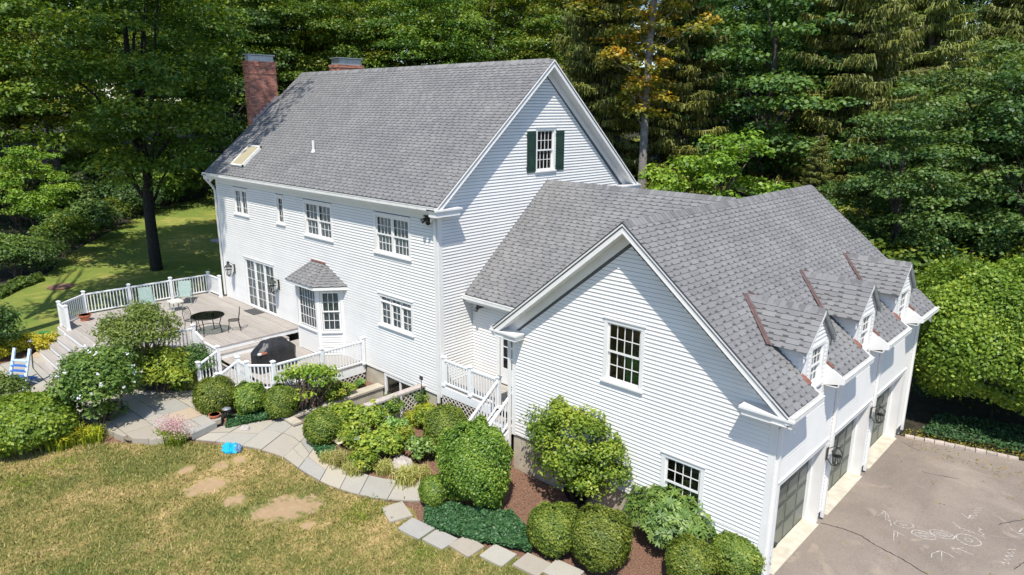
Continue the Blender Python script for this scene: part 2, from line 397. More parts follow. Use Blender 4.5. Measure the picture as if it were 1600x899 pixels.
# ================================================================== HOUSE
house = thing('house', 'large white clapboard house with grey shingled roofs and attached three-bay garage wing', 'house', (0,0,0))
EXP = .1016
def siding(fr, poly, holes, parent, single=True, t=.026):
    """lapped clapboards over a convex outline (u,z); openings left out"""
    z0 = min(p[1] for p in poly); z1 = max(p[1] for p in poly); stuff = MB()
    k = int(math.floor(z0 / EXP))
    while k * EXP < z1:
        a, b = max(k*EXP, z0), min((k+1)*EXP, z1); k += 1
        if b - a < .012: continue
        band = clip_half(clip_half(list(poly), 0, -1, -a), 0, 1, b)
        if len(band) < 3: continue
        lo = [p[0] for p in band if p[1] < a + 1e-4]; hi = [p[0] for p in band if p[1] > b - 1e-4]
        if not lo: continue
        if not hi: hi = [sum(lo)/len(lo)]
        l0, l1, h0, h1 = min(lo), max(lo), min(hi), max(hi); mid = (a+b)/2
        cuts = sorted([(h[0], h[1]) for h in holes if h[2] < mid < h[3] and h[1] > l0 and h[0] < l1])
        segs = []; c0 = (l0, h0)
        for (u0, u1) in cuts:
            if u0 > max(c0) + .01: segs.append((c0[0], c0[1], u0, u0))
            c0 = (u1, u1)
        if l1 > c0[0] + .01: segs.append((c0[0], c0[1], l1, h1))
        for (a0, b0, a1, b1) in segs:
            mb = MB() if single else stuff
            g = min(.014, (b-a)*.3); ag = a+g; a2, b2 = a0+(b0-a0)*g/(b-a), a1+(b1-a1)*g/(b-a)  # gap under each board shows the dark backing as a shadow line
            P = fr.P
            vs = [P(a2,ag,.0), P(b2,ag,.0), P(b2,ag,t), P(a2,ag,t), P(b0,b,.0), P(b1,b,.0), P(b1,b,.004), P(b0,b,.004)]
            mb.add(vs, [(0,1,2,3), (3,2,6,7), (0,3,7,4), (1,5,6,2)], random.random())
            if single: mb.build('clapboard', M['siding'], parent)
    if not single: stuff.build('clapboards', M['siding'], parent, kind='stuff')
def sheath(mb, fr, poly, holes, th=.12):
    zs = sorted(set([p[1] for p in poly] + [h[2] for h in holes] + [h[3] for h in holes]))
    z0, z1 = min(p[1] for p in poly), max(p[1] for p in poly); zs = [z for z in zs if z0 <= z <= z1]
    for a, b in zip(zs[:-1], zs[1:]):
        if b - a < 1e-4: continue
        band = clip_half(clip_half(list(poly), 0, -1, -a), 0, 1, b); mid = (a+b)/2
        lo = [p[0] for p in band if p[1] < a + 1e-4]; hi = [p[0] for p in band if p[1] > b - 1e-4] or [sum(lo)/len(lo)]
        if not lo: continue
        l0, l1, h0, h1 = min(lo), max(lo), min(hi), max(hi)
        cuts = sorted([(h[0], h[1]) for h in holes if h[2] < mid < h[3]]); c0 = (l0, h0); segs = []
        for u0, u1 in cuts: segs.append((c0[0], c0[1], u0, u0)); c0 = (u1, u1)
        segs.append((c0[0], c0[1], l1, h1))
        for a0, b0, a1, b1 in segs:
            P = fr.P; mb.hexa([P(a0,a,-th), P(a1,a,-th), P(a1,a,-.002), P(a0,a,-.002), P(b0,b,-th), P(b1,b,-th), P(b1,b,-.002), P(b0,b,-.002)])
def window(fr, u0, u1, z0, z1, parent, cols, rows, units=1, sashes=2, cas=.105, inner='curtain', transom=0, sill=True, pr=.03, name='window', rec=.05, nest=True, head=True, cv=.5):
    """u0..u1, z0..z1 is the opening. casing, sill, sashes, panes, curtain and a dark-coloured box for the unlit room"""
    mb = MB(); b = fr.box
    b(mb, u0-cas, u0, z0-.02, z1+.002, -.02, pr); b(mb, u1, u1+cas, z0-.02, z1+.002, -.02, pr)
    b(mb, u0-cas-.0, u1+cas+.0, z1+.002, z1+cas*.95, -.02, pr+.004)
    if head: b(mb, u0-cas-.02, u1+cas+.02, z1+cas*.95, z1+cas*.95+.03, -.02, pr+.03)
    if sill: b(mb, u0-cas-.03, u1+cas+.03, z0-.065, z0-.021, -.02, pr+.05)
    b(mb, u0, u1, z0-.02, z0, -rec-.03, pr-.002)
    for us in ((u0-.001, u0+.012), (u1-.012, u1+.001)): b(mb, *us, z0, z1, -rec-.05, .0)
    b(mb, u0, u1, z1-.012, z1+.001, -rec-.05, .0)
    wn = mb.build(name, M['trim'], parent)
    sub = wn if nest else parent
    wu = (u1-u0) / units; zt = z1 - transom; sm = MB(); pm = MB()
    def sash(a, c, d, e, n, nc, nr, fw=.042):
        b(sm, a, a+fw, d, e, n-.018, n+.018); b(sm, c-fw, c, d, e, n-.018, n+.018)
        b(sm, a+fw, c-fw, d, d+fw*1.25, n-.018, n+.018); b(sm, a+fw, c-fw, e-fw, e, n-.018, n+.018)
        A, B_, D, E_ = a+fw, c-fw, d+fw*1.25, e-fw
        for i in range(1, nc): x = A+(B_-A)*i/nc; b(sm, x-.01, x+.01, D, E_, n-.008, n+.013)
        for j in range(1, nr): z = D+(E_-D)*j/nr; b(sm, A, B_, z-.01, z+.01, n-.007, n+.012)
        for i in range(nc):
            for j in range(nr):
                x0, x1, y0, y1 = A+(B_-A)*i/nc, A+(B_-A)*(i+1)/nc, D+(E_-D)*j/nr, D+(E_-D)*(j+1)/nr
                tl = random.uniform(-.0012, .0012)
                pm.add([fr.P(x0,y0,n+tl), fr.P(x1,y0,n-tl), fr.P(x1,y1,n-tl), fr.P(x0,y1,n+tl)], [(0,1,2,3)])
    for k in range(units):
        a, c = u0+wu*k+(.035 if k else .012), u0+wu*(k+1)-(.035 if k < units-1 else .012)
        if k: b(sm, u0+wu*k-.035, u0+wu*k+.035, z0, zt, -.06, .012)
        if sashes == 2:
            zm = (z0+zt)/2
            sash(a, c, zm-.02, zt, -rec+.02, cols, rows); sash(a, c, z0, zm+.02, -rec-.022, cols, rows)
        else: sash(a, c, z0, zt, -rec, cols, rows)
        if transom:
            sash(a, c, zt+.02, z1-.012, -rec, cols, 1, .03)
    if transom: b(sm, u0, u1, zt, zt+.02, -.06, .012)
    sm.build('sash', M['trim'], sub); pm.pieces('pane', M['glass'], sub)
    rm = MB(); P = fr.P; d = .55 ; n0 = -rec-.06
    q = [(u0,z0),(u1,z0),(u1,z1),(u0,z1)]
    for i in range(4):
        p0, p1 = q[i], q[(i+1) % 4]; rm.add([P(*p0,n0), P(*p1,n0), P(*p1,-d), P(*p0,-d)], [(0,1,2,3)])
    rm.add([P(*p,-d) for p in q], [(0,1,2,3)]); rm.build('dark_room_backing', M['unlitdark'], sub)
    if inner == 'curtain':
        cm = MB()
        for k in range(units):
            a, c = u0+wu*k+.03, u0+wu*(k+1)-.03
            for s0, s1 in ((a, a+(c-a)*cv), (c-(c-a)*cv, c)):
                N = 14; pts = []
                for i in range(N+1):
                    f = i/N; pts.append((s0+(s1-s0)*f, -rec-.062 + .012*math.sin(f*22)))
                for i in range(N):
                    (xa, na), (xb, nb) = pts[i], pts[i+1]
                    cm.add([P(xa,z0+.02,na), P(xb,z0+.02,nb), P(xb,z1-.03,nb), P(xa,z1-.03,na)], [(0,1,2,3)])
        cm.build('curtain', M['curtain'], sub)
    elif inner == 'blind':
        cm = MB(); z = z0+.05
        while z < z1-.04:
            cm.add([P(u0+.05,z,-rec-.07), P(u1-.05,z,-rec-.07), P(u1-.05,z+.033,-rec-.1), P(u0+.05,z+.033,-rec-.1)], [(0,1,2,3)]); z += .052
        cm.build('blind', M['shadeblind'], sub)
    return wn
def shingles(name_parent, O, A, Us, N, slope_len, ivals, singles=None, e=.143):
    """laminated shingles: O eave start, A along eave, Us up slope, N normal; ivals(s)->[(a0,a1)]"""
    O, A, Us, N = Vector(O), Vector(A).normalized(), Vector(Us).normalized(), Vector(N).normalized()
    st = MB(); P = lambda a, s, n: O + A*a + Us*s + N*n
    k = 0
    while k*e < slope_len - .02:
        s0, s1 = k*e, min((k+1)*e, slope_len); sh = min(.05, (s1-s0)*.5)
        for (a0, a1, b0, b1) in ivals(s0, s1):
            # backing strip: dark printed band at its lower edge, plain above
            f = lambda s: ((a0+(b0-a0)*(s-s0)/(s1-s0)), (a1+(b1-a1)*(s-s0)/(s1-s0)))
            m0, m1 = f(s0+sh)
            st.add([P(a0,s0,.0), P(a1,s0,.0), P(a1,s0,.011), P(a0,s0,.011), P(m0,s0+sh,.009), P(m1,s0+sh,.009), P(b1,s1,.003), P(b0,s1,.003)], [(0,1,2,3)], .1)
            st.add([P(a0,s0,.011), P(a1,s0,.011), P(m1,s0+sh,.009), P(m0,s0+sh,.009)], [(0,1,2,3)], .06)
            # plain upper half varies along the course
            x = 0
            while x < 1:
                x2 = min(1, x + random.uniform(.8, 1.1)/max(.5, (a1-a0)))
                q = lambda l, r, g: l+(r-l)*g
                st.add([P(q(m0,m1,x),s0+sh,.009), P(q(m0,m1,x2),s0+sh,.009), P(q(b0,b1,x2),s1,.003), P(q(b0,b1,x),s1,.003)], [(0,1,2,3)], random.uniform(.68,.84)); x = x2
            a = a0 - random.uniform(0, .15)
            while a < a1 - .03:
                wd = random.choice([.15,.2,.24,.3]); l, r = max(a, a0), min(a+wd, a1)
                if r - l > .04 and l >= a0 - 1e-6:
                    l1, r1 = max(l, min(a0, b0) if b0 < a0 else l), r
                    if b0 > a0: l1 = max(l, b0)
                    if b1 < a1: r1 = min(r, b1)
                    if r1 - l1 > .02:
                        c = P((l+r)/2, s0+.02, 0)
                        one = singles is not None and singles(c)
                        mb = MB() if one else st; v = random.choice([.66,.72,.76,.8,.86])
                        g = .012
                        mb.add([P(l,s0-.004,.006), P(r,s0-.004,.006), P(r,s0-.004,.024), P(l,s0-.004,.024), P(r1,s1,.009), P(l1,s1,.009), P(r1,s1,.002), P(l1,s1,.002)],
                               [(0,1,2,3), (3,2,4,5), (0,3,5,7), (1,6,4,2)], min(v, 1))
                        if one: mb.build('shingle', M['shingle'], name_parent)
                a += wd + random.choice([.07,.09,.11,.13])
        k += 1
    return st
def ridge_caps(P0, P1, sL, sR, parent, wid=.15, step=.143, v=.7):
    """bent caps laid along a ridge; sL,sR fall per metre each side"""
    P0, P1 = Vector(P0), Vector(P1); d = (P1-P0).normalized(); side = d.cross(Vector((0,0,1))).normalized(); n = int((P1-P0).length/step)
    mb = MB(); t0, t1 = .036, .014; Ls = step*1.45
    def pr(x, t): return [Vector((x,0,0)), t]
    for (x, t) in ((0, t0), (Ls, t1)): pass
    pts = []
    for x, t in ((0, t0), (Ls, t1)):
        pts += [Vector((x, -wid, t - sL*wid)), Vector((x, 0, t+.01)), Vector((x, wid, t - sR*wid)), Vector((x, -wid, t-.012-sL*wid)), Vector((x, 0, t-.012)), Vector((x, wid, t-.012-sR*wid))]
    mb.add(pts, [(0,1,7,6), (1,2,8,7), (0,3,4,1), (1,4,5,2), (0,6,9,3), (2,5,11,8)], v)
    mes = []
    for vv in (.5, .7, .9):
        mb.a = [vv]*6; mes.append(mb.mesh('ridge_cap', M['shingle']))
    for i in range(n):
        p = P0 + d*step*i; mm = Matrix((d, side*-1, Vector((0,0,1)))).transposed().to_4x4(); mm.translation = p
        inst('ridge_cap', random.choice(mes), mm, parent)

# ---- walls ---------------------------------------------------------------
XL, W0 = -15.68, 10.0
fL = Fr((XL,0,0), (1,0,0), (0,-1,0)); uL = lambda x: x - XL
fG = Fr((0,0,0), (0,1,0), (1,0,0))
GX0, GX1, GY0, GY1 = 3.505, 11.178, -.296, 10.25
fF = Fr((GX0,GY0,0), (1,0,0), (0,-1,0)); uF = lambda x: x - GX0
fD = Fr((GX1,GY0,0), (0,1,0), (1,0,0)); uD = lambda y: y - GY0
fW = Fr((0,1.415,0), (1,0,0), (0,-1,0))
# long wall
oL = dict(w1=(uL(-13.9),uL(-12.72),5.62,6.66), w2=(uL(-10.08),uL(-9.62),5.62,6.66), w3=(uL(-7.9),uL(-6.1),5.42,6.66), w4=(uL(-3.27),uL(-1.47),5.42,6.66),
          fd=(uL(-13.45),uL(-10.85),1.45,3.6), kit=(uL(-3.2),uL(-1.46),2.8,3.84))
bsm = (uL(-3.08), uL(-1.5), -1.1, .93)
polyL = [(0,.98),(-XL,.98),(-XL,7.05),(0,7.05)]
walls = MB(); holesL = [(a-.01,b+.01,c-.01,d+.01) for a,b,c,d in oL.values()]
bayh = (uL(-7.55), uL(-5.75), 1.0, 3.7)
sheath(walls, fL, polyL, holesL + [bayh])
wl = walls.build('wall', M['lapshade'], house)
siding(fL, [(.14,.98),(-XL-.14,.98),(-XL-.14,6.86),(.14,6.86)], [(a-.1,b+.1,c-.06,d+.1) for a,b,c,d in oL.values()] + [bayh], wl)
mb = MB(); fL.box(mb, 0, .14, .95, 7.04, -.001, .022); fL.box(mb, -XL-.14, -XL+.0, .95, 7.04, -.001, .022); fL.box(mb, .14, -XL-.14, 6.86, 7.04, -.001, .026)
mb.pieces('corner_board', M['trim'], wl)
# gable wall
polyG = [(0,.98),(W0,.98),(W0,7.28),(5,11.55),(0,7.28)]
gw = (4.56,5.44,8.1,9.48); walls = MB(); sheath(walls, fG, polyG, [(gw[0]-.01,gw[1]+.01,gw[2]-.01,gw[3]+.01)])
wg = walls.build('wall', M['lapshade'], house)
siding(fG, [(.14,.98),(W0-.14,.98),(W0-.14,7.0),(5,11.26),(.14,7.13)], [(gw[0]-.1,gw[1]+.1,gw[2]-.06,gw[3]+.1)], wg)
mb = MB(); fG.box(mb, -.022, .14, .95, 7.0, -.001, .022); fG.box(mb, W0-.14, W0+.02, .95, 7.0, -.001, .022)
mb.pieces('corner_board', M['trim'], wg)
# far gable and back walls
mb = MB(); fB = Fr((XL,0,0), (0,1,0), (-1,0,0)); sheath(mb, fB, polyG, []); Fr((XL,W0,0),(1,0,0),(0,1,0)).box(mb, 0, -XL, .5, 7.2, -.12, 0)
mb.build('wall', M['siding'], house)
# garage front gable
w1 = (uF(6.76),uF(7.74),3.62,5.12); w2 = (uF(8.6),uF(9.54),.88,2.14)
ap = uF(7.342); polyF = [(0,1.0),(GX1-GX0,1.0),(GX1-GX0,4.25),(ap,7.38),(0,4.25)]
mb = MB(); hF = [(a-.01,b+.01,c-.01,d+.01) for a,b,c,d in (w1,w2)]; sheath(mb, fF, polyF, hF); sheath(mb, fF, [(2.6,.71),(GX1-GX0,.71),(GX1-GX0,1.0),(2.6,1.0)], hF); sheath(mb, fF, [(4.9,.3),(GX1-GX0,.3),(GX1-GX0,.71),(4.9,.71)], hF)
wf = mb.build('wall', M['lapshade'], house)
hs_ = [(a-.1,b+.1,c-.06,d+.1) for a,b,c,d in (w1,w2)]
siding(fF, [(.14,1.0),(GX1-GX0-.14,1.0),(GX1-GX0-.14,4.1),(ap,7.1),(.14,4.1)], hs_, wf)
siding(fF, [(2.6,.71),(GX1-GX0-.14,.71),(GX1-GX0-.14,1.0),(2.6,1.0)], hs_, wf)
siding(fF, [(4.9,.3),(GX1-GX0-.14,.3),(GX1-GX0-.14,.71),(4.9,.71)], hs_, wf)
mb = MB(); fF.box(mb, 0, .14, .97, 4.12, -.001, .022); fF.box(mb, GX1-GX0-.14, GX1-GX0, .27, 4.12, -.001, .022); mb.pieces('corner_board', M['trim'], wf)
# garage door wall
doors = [(.13,2.84),(3.44,6.14),(6.74,9.44)]; DZ = 2.24
mb = MB(); hD = [(uD(a)-.032, uD(b)+.032, -.2, DZ+.032) for a, b in doors]
sheath(mb, fD, [(0,.0),(GY1-GY0,.0),(GY1-GY0,4.05),(0,4.05)], hD)
wd = mb.build('wall', M['lapshade'], house)
siding(fD, [(.12,.25),(GY1-GY0-.12,.25),(GY1-GY0-.12,4.0),(.12,4.0)], [(uD(a)-.1, uD(b)+.1, -.2, DZ+.11) for a, b in doors], wd, single=False)
mb = MB(); fD.box(mb, -.022, .12, .1, 4.0, -.001, .022); fD.box(mb, GY1-GY0-.12, GY1-GY0, .1, 4.0, -.001, .022)
for a, b in doors:
    fD.box(mb, uD(a)-.1, uD(a), .02, DZ, -.001, .028); fD.box(mb, uD(b), uD(b)+.1, .02, DZ, -.001, .028); fD.box(mb, uD(a)-.1, uD(b)+.1, DZ, DZ+.11, -.001, .03)
    fD.box(mb, uD(a)-.13, uD(b)+.13, DZ+.11, DZ+.14, -.001, .055)
mb.build('door_casing', M['trim'], wd)
# other garage walls and wing walls
mb = MB(); Fr((GX0,GY0,0),(0,1,0),(-1,0,0)).box(mb, .12, 1.7, -.3, 4.1, -.12, 0)
Fr((GX0,GY1,0),(1,0,0),(0,1,0)).box(mb, 0, GX1-GX0, -.3, 4.2, -.12, 0); sheath(mb, Fr((GX0,GY1,0),(1,0,0),(0,1,0)), [(0,4.2),(GX1-GX0,4.2),(ap,7.3)], [])
Fr((0,8.9,0),(1,0,0),(0,1,0)).box(mb, 0, GX0, .3, 4.2, -.12, 0)
mb.build('wall', M['siding'], house)
mb = MB(); sheath(mb, fW, [(0,1.2),(3.5,1.2),(3.5,4.2),(0,4.2)], [(1.3,2.2,1.44,3.25)]); ww = mb.build('wall', M['lapshade'], house)
siding(fW, [(0.02,1.42),(3.5,1.42),(3.5,4.05),(0.02,4.05)], [(1.19,2.31,1.3,3.5)], ww, single=False)
mb = MB(); fW.box(mb, 0.02, 3.5, 4.0, 4.18, -.001, .02); mb.build('frieze', M['trim'], ww)
# foundations
mb = MB()
fL.box(mb, -.0, bsm[0]-.1, -1.3, .979, -.3, -.03); fL.box(mb, bsm[1]+.1, -XL, -1.3, .979, -.3, -.03); fL.box(mb, bsm[0]-.1, bsm[1]+.1, .96, .979, -.3, -.03)
fG.box(mb, 0.03, W0, -1.3, .979, -.3, -.03); fF.box(mb, 0.03, 2.6, -.6, .999, -.3, -.03); fF.box(mb, 2.6, 4.9, -.6, .709, -.3, -.03); fF.box(mb, 4.9, GX1-GX0, -.6, .299, -.3, -.03)
Fr((GX0,GY0,0),(0,1,0),(-1,0,0)).box(mb, 0.05, 1.7, -.6, .99, -.3, -.03)
mb.build('foundation', M['parge'], house)
# ---- windows ---------------------------------------------------------------
window(fL, *oL['w1'], house, 2, 4, 2, 1)
window(fL, *oL['w2'], house, 2, 4, 1, 1, inner=None)
window(fL, *oL['w3'], house, 3, 2, 2, 2, cv=.54)
window(fL, *oL['w4'], house, 4, 2, 2, 2)
window(fL, *oL['kit'], house, 2, 3, 3, 1, transom=.2)
window(fL, *oL['fd'], house, 2, 5, 3, 1, sill=False, name='french_door', cv=.54)
window(fG, *gw, house, 4, 2, 1, 2, cas=.09, inner=None)
window(fF, *w1, house, 4, 2, 1, 2, inner='blank'); window(fF, *w2, house, 4, 2, 1, 2, inner=None)
mb = MB(); P = fF.P; mb.box(GX0+w1[0]+.42, GX0+w1[0]+.8, GY0+.25, GY0+.4, 3.6, 4.35); mb.build('cloth', M['green_toy'], house)
# shutters
for (a, b) in ((4.03,4.47), (5.56,6.0)):
    mb = MB(); fG.box(mb, a, b, 8.06, 9.46, .02, .05)
    for (z0, z1) in ((8.16,8.7), (8.78,9.36)):
        fG.box(mb, a+.05, a+.075, z0, z1, .05, .06); fG.box(mb, b-.075, b-.05, z0, z1, .05, .06); fG.box(mb, a+.05, b-.05, z0, z0+.025, .05, .062); fG.box(mb, a+.05, b-.05, z1-.025, z1, .05, .062)
        fG.box(mb, a+.1, b-.1, z0+.06, z1-.06, .05, .058)
    for z in (8.2, 9.3): fG.box(mb, a-.03, a, z, z+.06, .02, .045)
    mb.build('shutter', M['shutter'], house)
# basement sliding door
mb = MB(); fL.box(mb, bsm[0]-.1, bsm[0], -1.1, .93, -.1, .0); fL.box(mb, bsm[1], bsm[1]+.1, -1.1, .93, -.1, .0); fL.box(mb, bsm[0]-.1, bsm[1]+.1, .86, .955, -.1, .004)
um = (bsm[0]+bsm[1])/2; fL.box(mb, um-.04, um+.04, -1.1, .86, -.1, -.02); fL.box(mb, bsm[0], bsm[1], -1.1, -1.0, -.1, -.02)
bd = mb.build('patio_door', M['trim'], house)
mb = MB(); fL.quad(mb, [(bsm[0],-1.),(bsm[1],-1.),(bsm[1],.86),(bsm[0],.86)], -.06); mb.build('pane', M['glass'], bd)
mb = MB(); fL.box(mb, bsm[0]-.2, bsm[1]+.2, -1.1, .955, -1.6, -1.5); fL.box(mb, bsm[0]-.2, bsm[1]+.2, -1.15, -1.1, -1.6, -.1); fL.box(mb, bsm[0], bsm[0]+.6, -1.1, -.3, -1.4, -.9); mb.build('dark_room_backing', M['unlitdark'], bd)
# back door of the wing (onto the porch)
mb = MB(); fW.box(mb, 1.19, 1.3, 1.44, 3.3, 0, .035); fW.box(mb, 2.2, 2.31, 1.44, 3.3, 0, .035); fW.box(mb, 1.15, 2.35, 3.3, 3.46, 0, .045); fW.box(mb, 1.1, 2.4, 3.46, 3.5, 0, .09)
pd = mb.build('door', M['trim'], house)
mb = MB(); u0, u1 = 1.3, 2.2; b = lambda *a: fW.box(mb, *a)
b(u0,u0+.12,1.44,3.27,-.06,-.02); b(u1-.12,u1,1.44,3.27,-.06,-.02); b(u0+.12,u1-.12,1.44,1.98,-.06,-.02); b(u0+.12,u1-.12,3.1,3.27,-.06,-.02)
for i in (1,2): x = 1.42+(.66)*i/3; b(x-.012,x+.012,1.98,3.1,-.055,-.025); z = 1.98+1.12*i/3; b(1.42,2.08,z-.012,z+.012,-.054,-.026)
mb.build('door_leaf', M['trim'], pd)
mb = MB(); fW.quad(mb, [(1.42,1.98),(2.08,1.98),(2.08,3.1),(1.42,3.1)], -.045); mb.build('pane', M['glass'], pd)
mb = MB(); fW.box(mb, 1.3,2.2,1.44,3.27,-.6,-.5); mb.build('dark_room_backing', M['unlitdark'], pd)
# garage doors
for di, (a, b_) in enumerate(doors):
    mb = MB(); D = .3
    fD.box(mb, uD(a)-.03, uD(a), 0, DZ, -D, .0); fD.box(mb, uD(b_), uD(b_)+.03, 0, DZ, -D, .0); fD.box(mb, uD(a), uD(b_), DZ, DZ+.03, -D, .0)
    fD.box(mb, uD(a), uD(a)+.05, 0, DZ, -D-.03, -D+.06); fD.box(mb, uD(b_)-.05, uD(b_), 0, DZ, -D-.03, -D+.06)
    gd = mb.build('garage_door', M['trim'], house)
    mb = MB(); fD.box(mb, uD(a)+.05, uD(b_)-.05, .0, DZ, -D-.06, -D-.012); mb.build('door_leaf', M['garagedoor'], gd)
    mb = MB()
    wv = (b_-a-.1)/4; hv = DZ/4
    for j in range(4): fD.box(mb, uD(a)+.05, uD(b_)-.05, hv*j-.006, hv*j+.006, -D-.012, -D-.006) if j else None
    for i in range(4):
        for j in range(4):
            x0, x1, z0, z1 = uD(a)+.05+wv*i+.06, uD(a)+.05+wv*(i+1)-.06, hv*j+.06, hv*(j+1)-.06
            for r in ((x0-.014,x1+.014,z0-.014,z0), (x0-.014,x1+.014,z1,z1+.014), (x0-.014,x0,z0,z1), (x1,x1+.014,z0,z1)): fD.box(mb, *r, -D-.012, -D-.0095)
    mb.build('groove', M['darkgroove'], gd)
    pm = MB(); x0, x1, z0, z1 = .06, wv-.06, .06, hv-.06; P = Fr((0,0,0),(0,1,0),(1,0,0)).P; c = .03
    pm.add([P(x0,z0,0),P(x1,z0,0),P(x1,z1,0),P(x0,z1,0),P(x0+c,z0+c,.016),P(x1-c,z0+c,.016),P(x1-c,z1-c,.016),P(x0+c,z1-c,.016)], [(0,1,5,4),(1,2,6,5),(2,3,7,6),(3,0,4,7),(4,5,6,7)])
    pme = pm.mesh('door_panel', M['garagedoor'])
    for i in range(4):
        for j in range(4):
            inst('door_panel', pme, Matrix.Translation((GX1-D-.012, a+.05+wv*i, hv*j)), gd)
    if di == 0:
        mb = MB(); fD.box(mb, uD(a)+.9, uD(a)+1.02, .12, .16, -D, -D+.05); mb.build('handle', M['pewter'], gd)
# concrete apron
for a, b_ in doors:
    mb = MB(); mb.hexa([Vector(p) for p in ((GX1-.3,a,-.1),(GX1+.1,a,-.1),(GX1+.1,b_,-.1),(GX1-.3,b_,-.1),(GX1-.3,a,.045),(GX1+.1,a-.0,.02),(GX1+.1,b_,.02),(GX1-.3,b_,.045))]); mb.build('apron', M['concrete'], house)
# ---- roofs ---------------------------------------------------------------
# main roof
S1 = .85; EY, EZ, RZ = -.31, 7.317, 11.832; X0, X1 = XL-.36, .361
mb = MB()
for sgn in (1, -1):
    y = lambda v: v if sgn > 0 else W0 - v
    pts = [(X0,y(EY),EZ-.012),(X1,y(EY),EZ-.012),(X1,5,RZ-.012),(X0,5,RZ-.012)]
    mb.add([(p[0],p[1],p[2]-.1) for p in pts] + pts, [(0,1,2,3),(4,5,6,7),(0,1,5,4),(1,2,6,5),(3,0,4,7)], .5)
roof = mb.build('roof', M['shingle'], house)
Ls = math.hypot(5.31, RZ-EZ); us = Vector((0,5.31,RZ-EZ)); nn = Vector((0,-(RZ-EZ),5.31))
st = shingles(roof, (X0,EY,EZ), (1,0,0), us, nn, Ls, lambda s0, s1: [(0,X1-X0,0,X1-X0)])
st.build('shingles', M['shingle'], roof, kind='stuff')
ridge_caps((X0,5,RZ), (X1-.12,5,RZ), S1, S1, roof)
# rake fascia, soffit, frieze
def rakes(par, ax, xo, xw, lo, hi, y0, yr, z_e, z_r, slope, dirn, depth=.2, off=.02):
    """ax: 'x' rake plane faces +-x with run along y; 'y' faces +-y with run along x"""
    mb = MB(); fr = MB(); so_ = MB()
    for a, b in ((lo, yr), (hi, yr)):
        def Pt(run, out, z): return Vector((out, run, z)) if ax == 'x' else Vector((run, out, z))
        ze = z_e - .02
        def brd(m_, o0, o1, zt, dp, ext0=0.):
            za, zb = z_e + zt, z_r + zt; A0 = a
            m_.hexa([Pt(A0,o0,za-dp), Pt(A0,o1,za-dp), Pt(yr,o1,zb-dp), Pt(yr,o0,zb-dp), Pt(A0,o0,za), Pt(A0,o1,za), Pt(yr,o1,zb), Pt(yr,o0,zb)])
        d = dirn
        brd(mb, xo-.035*d, xo-.005*d, -.016, depth)              # fascia
        brd(mb, xo-.005*d, xo+.02*d, -.014, .055)                # crown strip
        brd(mb, xo-.06*d, xo-.0*d, -depth-.016, .035)
        brd(so_, xw, xo-.0355*d, -depth-.02, .02)                # soffit
        brd(fr, xw, xw+.028*d, -depth-.04, .26)                  # frieze
    mb.pieces('rake_board', M['trim'], par); so_.pieces('soffit', M['trim'], par); fr.pieces('frieze', M['trim'], par)
rakes(roof, 'x', X1, 0.0, EY, W0-EY, 0, 5, EZ, RZ, S1, 1)
rakes(roof, 'x', X0, XL, EY, W0-EY, 0, 5, EZ, RZ, S1, -1)
# eaves
def eave(par, ax, e, wall, z, a0, a1, sgn, seg=None):
    """gutter outboard of the eave edge e, fascia and soffit back to the wall"""
    mb = MB(); so_ = MB()
    def bx(m_, o0, o1, z0, z1, s0=a0, s1=a1):
        lo, hi = min(o0, o1), max(o0, o1)
        if ax == 'y': m_.box(s0, s1, lo, hi, z0, z1)
        else: m_.box(lo, hi, s0, s1, z0, z1)
    for s0, s1 in (seg or [(a0, a1)]):
        if mb.v: mb.build('gutter', M['gutter'], par); mb = MB()
        bx(mb, e+sgn*.13, e+sgn*.118, z-.12, z-.0, s0, s1); bx(mb, e+sgn*.118, e-sgn*.0, z-.125, z-.11, s0, s1); bx(mb, e, e+sgn*.01, z-.11, z-.02, s0, s1)
        bx(mb, e+sgn*.14, e+sgn*.118, z-.014, z-.0005, s0, s1)
        for q in (s0, s1-.01): bx(mb, e+sgn*.118, e+sgn*.01, z-.11, z-.01, q, q+.01)
        bx(so_, e, e-sgn*.025, z-.24, z-.03, s0, s1); bx(so_, e-sgn*.025, wall+sgn*.0, z-.26, z-.24, s0, s1)
        bx(so_, e+sgn*.02, e, z-.2, z-.126, s0, s1)
    mb.build('gutter', M['gutter'], par); so_.build('soffit', M['trim'], par)
eave(roof, 'y', EY, 0, EZ-.005, X0, X1, -1); eave(roof, 'y', W0-EY, W0, EZ-.005, X0, X1, 1)
# boxed cornice returns
def creturn(par, x0, x1, y0, y1, z0, z1):
    mb = MB(); mb.box(x0+.03, x1-.03, y0+.03, y1-.03, z0, z1-.1); mb.box(x0+.012, x1-.012, y0+.012, y1-.012, z1-.1, z1-.05); mb.box(x0-.02, x1+.02, y0-.02, y1+.02, z1-.05, z1)
    mb.build('cornice_return', M['trim'], par)
creturn(roof, .0, .42, -.42, .62, 7.0, 7.235); creturn(roof, .0, .42, 9.4, 10.5, 7.0, 7.235)
creturn(roof, XL-.42, XL, -.42, .62, 7.0, 7.235)
